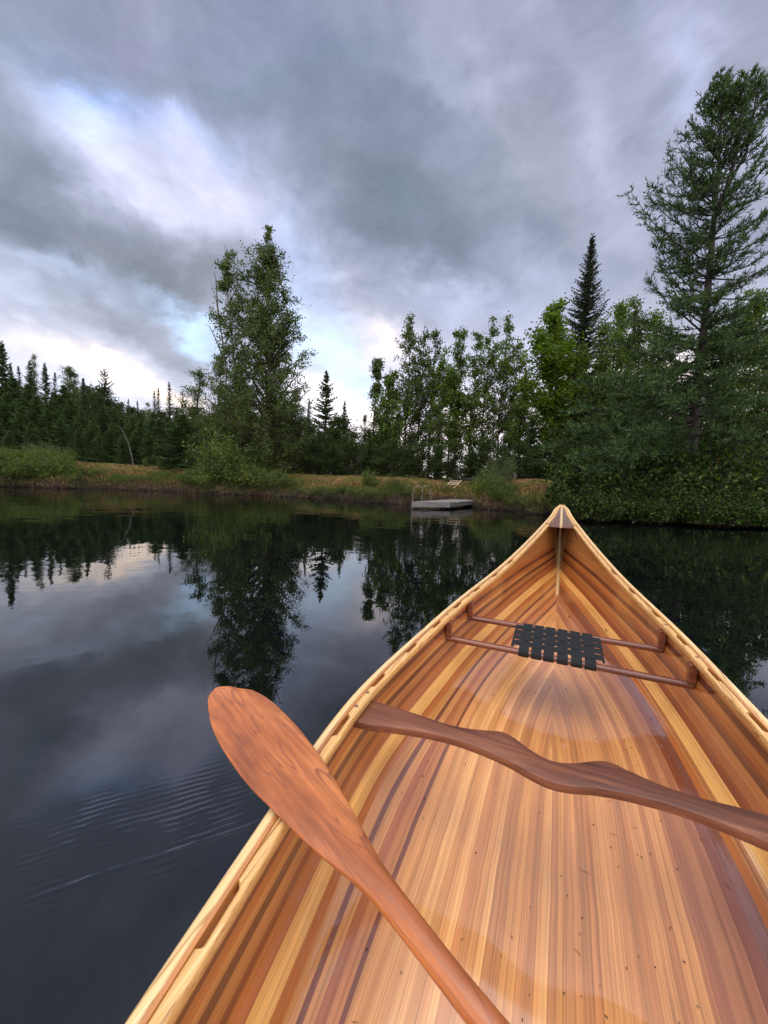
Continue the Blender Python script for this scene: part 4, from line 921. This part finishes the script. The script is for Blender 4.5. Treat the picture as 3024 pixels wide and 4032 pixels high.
for i, (u, v, Y) in enumerate([(1290, 830, 17), (1350, 830, 17), (1410, 830, 16), (1490, 830, 17), (1560, 840, 16), (1720, 800, 15), (1290, 900, 15), (1370, 880, 15), (1600, 900, 14), (1680, 880, 14), (1540, 920, 15)]):
    put(DF[i % 2], u, v, Y, 5, 'dark leafy tree in the shade behind the big larch', 'dark leafy trees behind the larch', sx=.8)

# ------------------------------------------------------------------ the big larch on the right
rngL = np.random.default_rng(9); YL = 10.6
tp = [(1490, 1030), (1495, 950), (1502, 880), (1512, 800), (1522, 700), (1534, 570), (1543, 470), (1551, 380), (1557, 280), (1561, 165)]
TP = np.array([at_depth(u, v, YL) for u, v in tp]); lb = np.array([TP[0][0], YL, float(ground(TP[0][0], YL))-.2])
TP = np.concatenate([[lb], TP])-lb
wm, lm = MB(), MB(); wm.tube(TP, np.interp(np.linspace(0, 1, 11), [0, .1, .5, 1], [.20, .15, .085, .012]), 12, cap=False)
t2 = [(1543, 470), (1572, 400), (1596, 310), (1612, 163)]; T2 = np.array([at_depth(u, v, YL) for u, v in t2])-lb; wm.tube(T2, [.07, .055, .035, .01], 8, cap=False)
t3 = [(1572, 400), (1612, 330), (1640, 173)]; T3 = np.array([at_depth(u, v, YL+.3) for u, v in t3])-lb; wm.tube(T3, [.05, .035, .01], 8, cap=False)
LA, LD, LL = [], [], []
def limb(p0, p1, sag, r0, seed_dens=1., spread=.45, up=.5, tw=.13):
    """a limb from p0 to p1 with side branchlets that carry up-turned needle shoots"""
    L = np.linalg.norm(p1-p0); n = max(5, int(L/.18)); s_ = np.linspace(0, 1, n); P = p0+(p1-p0)*s_[:, None]; P[:, 2] += -sag*L*np.sin(np.pi*s_)*.8+.04*L*np.maximum(s_-.75, 0)*4*up
    P += np.cumsum(rngL.normal(0, .012*L/np.sqrt(n), P.shape), 0)*2
    wm.tube(P, np.linspace(r0, .005, n), 5, cap=False); d = unit(p1-p0); sd = unit(np.cross(d, [0, 0, 1.]))
    m_ = int(L/.085*seed_dens)
    for k in range(m_):
        q_ = rngL.uniform(.12, 1.)**.8; c = np.array([np.interp(q_, s_, P[:, i]) for i in range(3)])
        bl_ = spread*(1.15-q_*.7)*rngL.uniform(.35, 1.)*min(1, L/1.2+.3); sg = rngL.choice([-1, 1]); dd = unit(d*rngL.uniform(.4, 1.)+sd*sg*rngL.uniform(.3, 1.)+np.array([0, 0, rngL.uniform(-.55, .5)])+rngL.normal(0, .15, 3))
        nn_ = max(3, int(bl_/.05)); ss = np.linspace(0.05, 1, nn_); Q = c+dd*bl_*ss[:, None]; Q[:, 2] += -.10*bl_*np.sin(ss*3.1)+.18*bl_*ss**2
        wm.tube(Q[[0, nn_//2, -1]], [.006, .004, .002], 3, cap=False)
        for rep in range(3):
            D = unit(dd*.8+rngL.normal(0, .45, (nn_, 3))+[0, 0, .38*up]); LA.append(Q+rngL.normal(0, .01, Q.shape)); LD.append(D); LL.append(rngL.uniform(.5, 1.2, nn_)*tw)
def trunk_at(v_, T=None, tpx=None):
    tpx = tp if tpx is None else tpx; vv = np.array([a[1] for a in tpx]); uu = np.array([a[0] for a in tpx]); o = np.argsort(vv); return np.interp(v_, vv[o], uu[o])
# limbs read off the outline: (start v on trunk, end u, end v, end depth shift)
EX = [(560, 1362, 424, -.5), (600, 1384, 478, .3), (520, 1400, 430, .6), (480, 1418, 395, -.3), (640, 1405, 520, -.9), (660, 1421, 574, .2), (440, 1440, 340, .5), (390, 1471, 299, -.2), (340, 1487, 262, .3), (300, 1512, 240, 0), (270, 1520, 215, .3), (240, 1535, 190, -.2),
      (720, 1404, 612, .6), (760, 1380, 690, -.6), (700, 1450, 600, 1.), (800, 1330, 760, -.8), (820, 1290, 830, -1.3), (850, 1240, 862, -1.4), (860, 1222, 905, -1.8), (880, 1260, 930, -2.2), (900, 1200, 965, -1.8), (880, 1160, 990, -1.2), (930, 1300, 985, -2.6), (840, 1350, 880, -2.6), (900, 1370, 940, -3.0), (860, 1420, 900, -2.8), (920, 1230, 1010, -2.2),
      (780, 1440, 820, -2.5), (740, 1420, 760, -1.8), (950, 1330, 1020, -2.6), (960, 1250, 1040, -2.0), (640, 1470, 640, -1.5), (820, 1400, 800, .9), (860, 1330, 860, 1.),
      (560, 1700, 480, 0), (520, 1700, 420, .4), (480, 1680, 350, -.3), (600, 1720, 560, .3), (440, 1670, 300, .3), (640, 1740, 620, -.6), (700, 1720, 690, .4), (740, 1760, 700, -1.), (640, 1690, 560, -.8), (780, 1740, 790, -1.2), (820, 1720, 830, .6), (860, 1740, 860, -1.6), (900, 1700, 900, -2.0), (940, 1680, 960, -2.2), (700, 1640, 640, -1.3), (880, 1640, 880, -2.4), (840, 1600, 800, -2.2), (700, 1600, 700, 1.5), (900, 1560, 880, 1.8), (600, 1640, 520, -.9), (760, 1620, 740, -1.8), (920, 1600, 940, -2.4), (800, 1660, 770, -1.5)]
for v0, u1, v1, dy in EX:
    u0 = trunk_at(v0); p0 = at_depth(u0, v0, YL)-lb; p1 = at_depth(u1, v1, YL+dy)-lb; low = v0 > 700
    limb(p0, p1, .10 if not low else -.02, .03 if low else .022, 1.25 if low else 1.05, .62 if low else .5, .8)
for k in range(230):
    v0 = rngL.uniform(190, 900); u0 = trunk_at(v0) if rngL.uniform() < .6 or v0 > 400 else np.interp(v0, [163, 310, 400, 470], [1612, 1596, 1572, 1543])
    hw = np.interp(v0, [163, 255, 300, 424, 480, 574, 613, 700, 800, 900], [18, 40, 62, 125, 120, 95, 90, 110, 160, 210])*rngL.uniform(.3, .95)
    a = rngL.uniform(0, 6.283); p0 = at_depth(u0, v0, YL)-lb; rad = hw/830*YL; rise = np.interp(v0, [163, 500, 900], [.9, .35, .0]); p1 = p0+np.array([math.cos(a)*rad, math.sin(a)*rad, rad*rise+rngL.normal(0, .08)])
    limb(p0, p1, .06, .016, 1.1, .36, 1.)
for top in (TP[-1], T2[-1], T3[-1]):
    for k in range(26):
        zz = rngL.uniform(0, 1.3); a = rngL.uniform(0, 6.28); rad = .12+.28*zz; p0 = top-[.03*zz, 0, zz]; limb(p0, p0+[math.cos(a)*rad, math.sin(a)*rad, rad*1.3], 0., .008, 1.3, .16, 1., tw=.12)
V, F = twigs(np.concatenate(LA), np.concatenate(LD), np.concatenate(LL), .019, rngL); lm.add(V, F)
larch = make_tree('larch_tree', wm, lm, DARKB, LARCHL, 'huge ragged larch with long sweeping limbs overhanging the water on the right', 'larch'); larch.location = lb
print('larch twigs', len(F))

# ------------------------------------------------------------------ shrubs of the bank
def shrub(name, H, Rr, seed, nst, nleaf, leaf, leafm, label='', cat='shrub', group=None, shape=1., sig=.08, wd=.6, low=0.):
    rng = np.random.default_rng(seed); wm, lm = MB(), MB(); LC = []
    for k in range(nst):
        a = rng.uniform(0, 6.283); rr_ = Rr*rng.uniform(0, 1)**.5; h = H*(1-.45*(rr_/Rr)**2*shape)*rng.uniform(.6, 1.05); b0 = np.array([math.cos(a), math.sin(a), 0])*rr_*.4; tp_ = np.array([math.cos(a)*rr_, math.sin(a)*rr_, h])
        s_ = np.linspace(0, 1, 5)[:, None]; P = b0+(tp_-b0)*s_+rng.normal(0, .03*H, (5, 3))*s_; wm.tube(P, np.linspace(.010, .003, 5), 4, cap=False)
        n_ = int(nleaf*rng.uniform(.6, 1.4)); q_ = rng.uniform(low, 1, n_)**.7; C = np.stack([np.interp(q_, s_[:, 0], P[:, i]) for i in range(3)], 1)
        LC.append(C+rng.normal(0, sig, (n_, 3)))
    LC = np.concatenate(LC); LC[:, 2] = np.maximum(LC[:, 2], .02); V, F = leafquads(LC, leaf, leaf*wd, rng, .2); lm.add(V, F)
    root = empty(name, (0, 0, 0), label, cat, group); wm.build('stems', BARK, root, smooth=True); lm.build('foliage', leafm, root); return root
SH = [shrub('shrub', 1.0, .75, 101+i, 42, 60, .075, SHRUBL, sig=.09) for i in range(3)]
SHD = [shrub('shrub', 1.2, .95, 111+i, 52, 48, .11, SHRUBD, sig=.10) for i in range(2)]
SHP = shrub('shrub', 1.0, .8, 121, 40, 55, .06, PALEL, sig=.08, wd=.4)
def putg(proto, u, Y, h, label, group=None, sx=1., dz=0., mat=None):
    """stand a shrub at photo column u, distance Y, of height h"""
    d = ray(u, 1060); P = d*(Y/d[1]); 
    if proto.name in used: o = copy_tree(proto)
    else: o = proto; used.add(proto.name)
    H0 = 1.2 if proto in SHD else 1.
    g = max(float(ground(P[0], P[1])), 0.)-.05+dz; o.location = (P[0], P[1], g); k = h/H0; o.scale = (k*sx, k*sx, k); o.rotation_euler = (0, 0, rngP.uniform(0, 6.28))
    o['label'] = label
    if group: o['group'] = group
    if mat:
        for ch in o.children:
            if ch.name.startswith('foliage'): ch.material_slots[0].link = 'OBJECT'; ch.material_slots[0].material = mat
    return o
def shoreY(u, extra=0.):
    d = ray(u, 1060); a = math.atan2(d[0], d[1]); r = float(shoreR(a))+extra; return r*math.cos(a)
rs = np.random.default_rng(12)
GB = 'green shrubs along the left bank'
for i, u in enumerate(np.arange(-70, 470, 19)):
    ex = rs.uniform(.5, 1.5); h = rs.uniform(.40, .75)*(1.25 if u < 110 else 1.)
    h *= (.62 if 150 < u < 420 else 1.)
    putg(SH[i % 3], u, shoreY(u, ex), h, 'low green bank shrub at the water side on the left shore', GB, sx=1.2)
for i, u in enumerate(np.arange(-60, 150, 24)):
    putg(SH[(i+1) % 3], u, shoreY(u, rs.uniform(2.4, 3.4)), rs.uniform(.4, .62), 'leafy green shrub on top of the left bank', 'shrubs on top of the left bank', sx=1.1)
putg(SHP, 97, shoreY(97, 4.2), .95, 'pale grey green willow bush on top of the left bank', sx=1.)
putg(SH[0], 152, shoreY(152, 3.6), .62, 'bright green sapling bush alone on top of the left bank', sx=.7)
for u, L in [(314, 'small upright sapling left of the young fir'), (346, 'small upright sapling nearer the young fir')]:
    putg(SH[1], u, shoreY(u, 3.2), .50, L, sx=.35)
for i, (u, ex, h, sx) in enumerate([(462, .5, 1.0, 1.), (485, 1.0, 1.7, .8), (510, .6, 1.2, 1.), (430, .8, .8, 1.), (535, .5, 1.0, 1.), (560, .4, .9, 1.1), (590, .6, .9, 1.), (470, 1.6, 2.1, .7), (550, 1.5, 1.5, .9), (610, .8, .8, 1.)]):
    putg(SH[i % 3], u, shoreY(u, ex), h, 'dense green bush at the foot of the big birch', 'bushes at the foot of the big birch', sx=sx)
for i, u in enumerate(np.arange(640, 870, 21)):
    putg(SH[i % 3], u, shoreY(u, rs.uniform(.2, .6)), rs.uniform(.28, .44), 'olive green bank shrub between the birch and the dock', 'shrubs between the birch and the dock', sx=1.25)
for u, ex, h, L in [(795, 1.3, .75, 'taller leafy weed clump left of the dock, in the rear'), (868, .5, .7, 'tall weed clump touching the dock ladder'), (845, .7, .72, 'tall weed clump one step left of the dock ladder')]:
    putg(SH[2], u, shoreY(u, ex), h, L, sx=.8)
fir = conifer('young_fir', 1.5, .48, 131, DARKB, leafmat('young_fir_needles', (.02, .04, .012), (.05, .085, .022), (.09, .13, .035)), 'small bright green young fir standing on the bank left of the big birch', 'young fir', base=.02, spacing=.16, nbr=7, twl=.16, tww=.03, droop=-.2, dens=1.6)
d_ = ray(407, 1060); Yf = shoreY(407, 1.7); fir.location = (d_[0]*Yf/d_[1], Yf, float(ground(d_[0]*Yf/d_[1], Yf))-.05)
# right of the dock
for i, (u, ex, h, sx, k) in enumerate([(1062, 1.0, .75, 1.1, 0), (1078, .5, .62, 1.2, 1), (1100, .4, .50, 1.2, 2), (1122, .3, .38, 1.2, 0), (1145, .3, .32, 1.2, 1), (1052, 1.7, .7, 1., 2), (1088, 1.3, .6, 1.1, 1)]):
    putg(SH[k], u, shoreY(u, ex), h, 'green shrub spilling down to the water right of the dock', 'shrubs right of the dock', sx=sx)
putg(SHP, 1078, shoreY(1078, 3.0), 1.25, 'pale green willow bush on the bank top right of the wooden ladder', sx=.75)
putg(SH[2], 1048, shoreY(1048, 2.2), .75, 'broad leaved sumac clump below the pale willow bush', sx=.95, mat=PALEL)
putg(SH[1], 962, shoreY(962, 1.0), .38, 'small tuft bush between the dock and the wooden ladder', sx=1.)
GR = 'dark alders overhanging the right shore'
for i, u in enumerate(list(np.arange(1228, 1780, 26))+list(np.arange(1236, 1780, 30))+list(np.arange(1250, 1780, 34))):
    row = 0 if i < 22 else (1 if i < 41 else 2)
    putg(SHD[i % 2], u, shoreY(u, [-.25, .7, 1.8][row]), [.70, 1.15, 1.5][row]*rs.uniform(.85, 1.15), 'dark glossy alder bush overhanging the water on the right shore', GR, sx=[1.0, 1.0, .9][row], dz=[.12, .0, -.05][row])
putg(SH[0], 1480, shoreY(1480, 1.2), 1.25, 'rusty brown leaved bush below the larch trunk', sx=.9, mat=leafmat('rusty_leaves', (.03, .02, .008), (.09, .05, .018), (.17, .09, .03)))
putg(SH[1], 1640, shoreY(1640, .9), 1.1, 'yellowing bush at the right edge among dark alders', sx=1., mat=SHRUBY)

# ground cover of the bank: uncountable weeds and grass
rg = np.random.default_rng(15); n_ = 66000; az_ = rg.uniform(-.93, .40, n_); ex = rg.uniform(.05, 3.6, n_)**1.0; r_ = shoreR(az_)+ex; X, Y_ = r_*np.sin(az_), r_*np.cos(az_)
Z = ground(X, Y_); hh_ = np.interp(ex, [0, .5, 1.4, 2.4, 3.6], [.14, .30, .24, .10, .04])*rg.uniform(.3, 1., n_)*(1+.5*vnoise(X, Y_, 3., 5))
keep = rg.uniform(0, 1, n_) < np.clip(.9-.35*(ex > 1.2)*(.5+.9*vnoise(X, Y_, 1.6, 8)), .25, 1)
X, Y_, Z, hh_, ex = X[keep], Y_[keep], Z[keep], hh_[keep], ex[keep]; n_ = len(X)
Pb = np.stack([X, Y_, Z-.01], 1); D = np.stack([rg.normal(0, .5, n_), rg.normal(0, .5, n_), np.ones(n_)], 1); V, F = twigs(Pb, D, hh_, .028, rg, cross=True)
m, t, b, out = newmat('bank_weeds'); co = t.node('ShaderNodeTexCoord').outputs['Object']; geo = t.node('ShaderNodeNewGeometry')
rnd = geo.outputs['Random Per Island']
g1 = t.ramp(rnd, [(0, (.032, .045, .012)), (.5, (.105, .12, .028)), (1, (.26, .22, .065))]); g2 = t.ramp(rnd, [(0, (.07, .04, .018)), (.5, (.20, .115, .05)), (1, (.38, .26, .13))])
f = t.map(t.noise(co, 1.1, 4, .6), .42, .58); t.put(b.inputs['Base Color'], t.mix(f, g1, g2)); b.inputs['Roughness'].default_value = .8; b.inputs['Specular IOR Level'].default_value = .15
tag(meshobj('bank_weeds', V, F, m), 'low mixed weeds and grass covering the bank', 'ground cover', kind='stuff')
# dark dead twigs and roots in the undercut edge
n_ = 9000; az_ = rg.uniform(-.93, .62, n_); ex = rg.uniform(-.12, .30, n_); r_ = shoreR(az_)+ex; X, Y_ = r_*np.sin(az_), r_*np.cos(az_)
Pb = np.stack([X, Y_, np.maximum(ground(X, Y_), 0)+rg.uniform(0, .2, n_)], 1); D = rg.normal(0, 1, (n_, 3)); D[:, 2] = D[:, 2]*.5-.15; V, F = twigs(Pb, D, rg.uniform(.08, .35, n_), .010, rg, cross=True)
m, t, b, out = newmat('dead_twigs'); geo = t.node('ShaderNodeNewGeometry'); t.put(b.inputs['Base Color'], t.ramp(geo.outputs['Random Per Island'], [(0, (.012, .009, .007)), (.75, (.06, .045, .035)), (1, (.18, .15, .12))])); b.inputs['Roughness'].default_value = .9
TWM = m
tag(meshobj('shore_twigs', V, F, m), 'tangle of dead twigs and roots at the undercut water edge', 'twigs', kind='stuff')

# ------------------------------------------------------------------ dock with its ladder
DZ = .205
def oz(u, v, z=DZ): return on_z(u, v, z)
P1, P2, P3, P4 = oz(889.7, 1083.6), oz(972, 1084.8), oz(1040, 1079.8), oz(951, 1075.6)
GREYW = wood('weathered_grey_boards', [(.2, (.075, .072, .070)), (.5, (.17, .165, .165)), (.8, (.27, .265, .27))], scale=(3., 40., 20.), rough=.85)
_t = NT(GREYW.node_tree); _b = [n for n in _t.n if n.type == 'BSDF_PRINCIPLED'][0]; _src = _b.inputs['Base Color'].links[0].from_socket
_t.put(_b.inputs['Base Color'], _t.mix(1., _src, _t.ramp(_t.node('ShaderNodeObjectInfo').outputs['Random'], [(0, (.65, .64, .62)), (1, (1.25, 1.24, 1.22))]), blend='MULTIPLY'))
DARKW = wood('wet_dark_wood', [(.2, (.008, .008, .008)), (.8, (.03, .028, .026))], scale=(3., 30., 20.), rough=.9)
ex_ = P2-P1; wdt = np.linalg.norm(ex_); ex_ /= wdt; ey_ = np.cross([0, 0, 1.], ex_); dep = (P3-P2)@ey_
print('dock', wdt, dep, P1, P2, P3, P4)
dock = empty('dock', tuple(P1*[1, 1, 0]), 'weathered grey wooden swimming dock on low posts at the bank', 'dock'); dock.rotation_euler = (0, 0, math.atan2(ex_[1], ex_[0]))
# skew of the platform towards the bank as seen
sk = ((P3-P2)@ex_)/max((P3-P2)@ey_, .1); 
nbrd = 12; bwid = dep/nbrd
for k in range(nbrd):
    q_ = MB(); y0 = (k+.5)*bwid; q_.box((wdt/2+sk*y0, y0, DZ-.012), (wdt/2+.012, bwid/2-.004, .012), bev=.003); q_.build('deck_board', GREYW, dock)
for nm, c, s_ in (('fascia', (wdt/2, -.002, DZ-.030-.060), (wdt/2, .017, .060)), ('fascia', (wdt/2+sk*dep, dep, DZ-.026-.055), (wdt/2, .017, .054))):
    q_ = MB(); q_.box(c, s_, bev=.003); q_.build(nm, GREYW, dock)
dirs = np.array([sk, 1, 0])/math.hypot(sk, 1); Ls = dep*math.hypot(sk, 1)
for x_ in (0.02, wdt-.02):
    q_ = MB(); ax = np.array([dirs, np.cross([0, 0, 1.], dirs), [0, 0, 1.]]); q_.box((x_+sk*dep/2, dep/2, DZ-.026-.056), (Ls/2-.02, .016, .053), ax=ax, bev=.003); q_.build('fascia', GREYW, dock)
for (x_, y_) in ((.10, .15), (wdt-.12, .2), (.1+sk*dep*.8, dep*.85), (wdt-.1+sk*dep*.8, dep*.85)):
    q_ = MB(); q_.box((x_, y_, -.3), (.045, .045, .47), bev=.006); q_.build('post', DARKW, dock)
m, t, b, out = newmat('aged_galvanised_tube'); co = t.node('ShaderNodeTexCoord').outputs['Object']; t.put(b.inputs['Base Color'], t.ramp(t.noise(co, 14., 3), [(.35, (.07, .05, .04)), (.65, (.20, .18, .17))])); b.inputs['Metallic'].default_value = .5; b.inputs['Roughness'].default_value = .55
lad = empty('dock_ladder', tuple(P1*[1, 1, 0]), 'rusty bent tube ladder with two hooped handles at the corner of the dock', 'ladder'); lad.rotation_euler = dock.rotation_euler
for y0 in (.06, .36):
    x0 = sk*y0-.035; th_ = np.linspace(math.pi, 0, 14); rw = .145; pts = [(x0, y0, -.45), (x0, y0, DZ+.2), (x0, y0, DZ+.30)]+[(x0+rw+rw*math.cos(a), y0, DZ+.30+rw*math.sin(a)*.9) for a in th_[1:-1]]+[(x0+2*rw, y0, DZ+.30), (x0+2*rw, y0, DZ+.003)]
    q_ = MB(); q_.tube(pts, .013, 8); q_.build('handrail', m, lad, smooth=True)
for z_ in (-.05, -.30):
    q_ = MB(); q_.tube([(sk*.06-.035, .06, z_), (sk*.36-.035, .36, z_)], .011, 6); q_.build('rung', m, lad, smooth=True)

# wooden ladder lying on the bank
def on_ground(u, v):
    d = ray(u, v); ts = np.linspace(6, 22, 1600); P = CPOS+d[None]*(ts/d[1])[:, None]; g = ground(P[:, 0], P[:, 1]); k = np.argmax(P[:, 2] < g)
    return P[k] if (P[:, 2] < g).any() else P[len(P)//2]
LADW = wood('pale_lumber', [(.2, (.36, .28, .20)), (.8, (.68, .56, .44))], scale=(8., 8., 8.), rough=.8)
z5 = lambda a, c_: (850+a*.1984, 960+c_*.1984)
cs = {k: on_ground(*z5(*p)) for k, p in dict(lt=(640, 393), lb=(583, 455), rt=(748, 398), rb=(648, 497)).items()}
for k in cs: cs[k] = cs[k]+np.array([0, 0, .05])
if np.linalg.norm(cs['rt']-cs['rb']) > 3: cs['rt'] = cs['rb']+unit(cs['rt']-cs['rb'])*3
if np.linalg.norm(cs['lt']-cs['lb']) > 3: cs['lt'] = cs['lb']+unit(cs['lt']-cs['lb'])*3
print('ladder', cs)
bl_ = empty('wooden_ladder', tuple(cs['lb']), 'pale wooden ladder of three rungs lying on the grassy bank above the dock', 'ladder'); o_ = cs['lb']
for a, c_ in (('lb', 'lt'), ('rb', 'rt')):
    q_ = MB(); q_.tube([cs[a]-o_, cs[c_]-o_], .026, 4); q_.build('side_rail', LADW, bl_)
for f1, f2 in ((.02, .50), (.38, .66), (.72, .86)):
    q_ = MB(); q_.tube([cs['lb']+(cs['lt']-cs['lb'])*f1-o_, cs['rb']+(cs['rt']-cs['rb'])*f2-o_], .018, 4); q_.build('rung', LADW, bl_)
# dark plank among weeds, pale stick, dark block by the dock
p = on_ground(*z5(960, 402)); q_ = MB(); q_.box(tuple(p+[0, 0, .05]), (.62, .16, .05), bev=.02); tag(q_.build('plank', DARKW), 'dark wet plank lying in the weeds below the pale willow bush', 'plank')
p = on_ground(*z5(772, 520)); q_ = MB(); q_.box(tuple(p+[0, 0, .04]), (.20, .12, .06), bev=.015); tag(q_.build('timber_block', DARKW), 'dark timber block on the bank behind the dock', 'timber')
a = on_ground(*z5(1280, 540)); q_ = MB(); q_.tube([a, a+[-.02, 0, .10], a+[.0, .05, .24]], [.02, .018, .008], 6); tag(q_.build('broken_stick', BIRCHB), 'short pale broken stick upright in the bank right of the dock', 'stick')
# dead branch reaching out of the water below the alders
q_ = MB(); a = on_z(1362, 1128, 0.); 
for (du, dv, s_) in ((48, -14, 1), (34, -6, .8), (62, -6, .9)):
    e = at_depth(1362+du, 1128+dv, a[1]+.15); mdl = (a+e)/2+[0, 0, .10*s_]; q_.tube([a-[0, 0, .05], a+(mdl-a)*.6, mdl, e], [.012, .010, .008, .004], 5)
tag(q_.build('dead_branch', barkmat('bleached_wood', (.16, .14, .12), (.38, .35, .31))), 'bleached forked dead branch rising from the water under the right bushes', 'branch')

# ------------------------------------------------------------------ litter in the canoe: specks, needles and twigs
rl = np.random.default_rng(22); V_, F_ = [], []; q_ = MB()
def floor_pt(x_, s_, sgn):
    y_, z_, g_ = section(x_, HT, 60); return np.array([-x_, sgn*np.interp(s_, g_, y_), np.interp(s_, g_, z_)]), g_[-1]
cnt = 0
while cnt < 220:
    x_ = rl.uniform(1.2, 3.1); sgn = rl.choice([1, -1], p=[.25, .75]); gm = section(x_, HT, 10)[2][-1]; s_ = rl.uniform(.25, gm); p, _ = floor_pt(x_, s_, sgn)
    cw = canoe_w(p+[0, 0, .0012]); L = rl.uniform(.0016, .005) if rl.uniform() < .85 else rl.uniform(.008, .02)
    a = rl.uniform(0, 6.28); d = CM@np.array([math.cos(a), math.sin(a), 0]); r_ = rl.uniform(.0007, .0014) if L < .005 else .0005
    q_.tube([cw-d*L/2, cw+[0, 0, .0004], cw+d*L/2], [r_*.6, r_, r_*.5], 4); cnt += 1
m, t, b, out = newmat('litter'); geo = t.node('ShaderNodeNewGeometry'); t.put(b.inputs['Base Color'], t.ramp(geo.outputs['Random Per Island'], [(0, (.02, .012, .008)), (.7, (.07, .04, .02)), (1, (.25, .2, .14))])); b.inputs['Roughness'].default_value = .8
tag(q_.build('floor_litter', m), 'scattered dirt specks and pine needles on the canoe floor', 'litter', kind='stuff')
# wisp of cobweb and bark hanging under the corner of the deck
q_ = MB(); p0 = canoe_w(np.array([-.47, -.082, .075]))
for k, (ddx, ddz) in enumerate([(-.16, -.16), (-.03, -.12), (-.10, -.10)]):
    e = canoe_w(np.array([-.47+ddx, -.082-.012*k, .075+ddz])); mdl = (p0+e)/2+rl.normal(0, .008, 3); q_.tube([p0, mdl, e], [.0014, .001, .0006], 4)
tag(q_.build('dead_twig', TWM), 'thin dry forked twig caught under the right corner of the bow deck', 'twig')
for nm in list(bpy.data.objects.keys()):
    ob = bpy.data.objects[nm]
    if ob.type == 'EMPTY' and ob.parent is None and not ob.get('label'): print('UNLABELLED', nm)
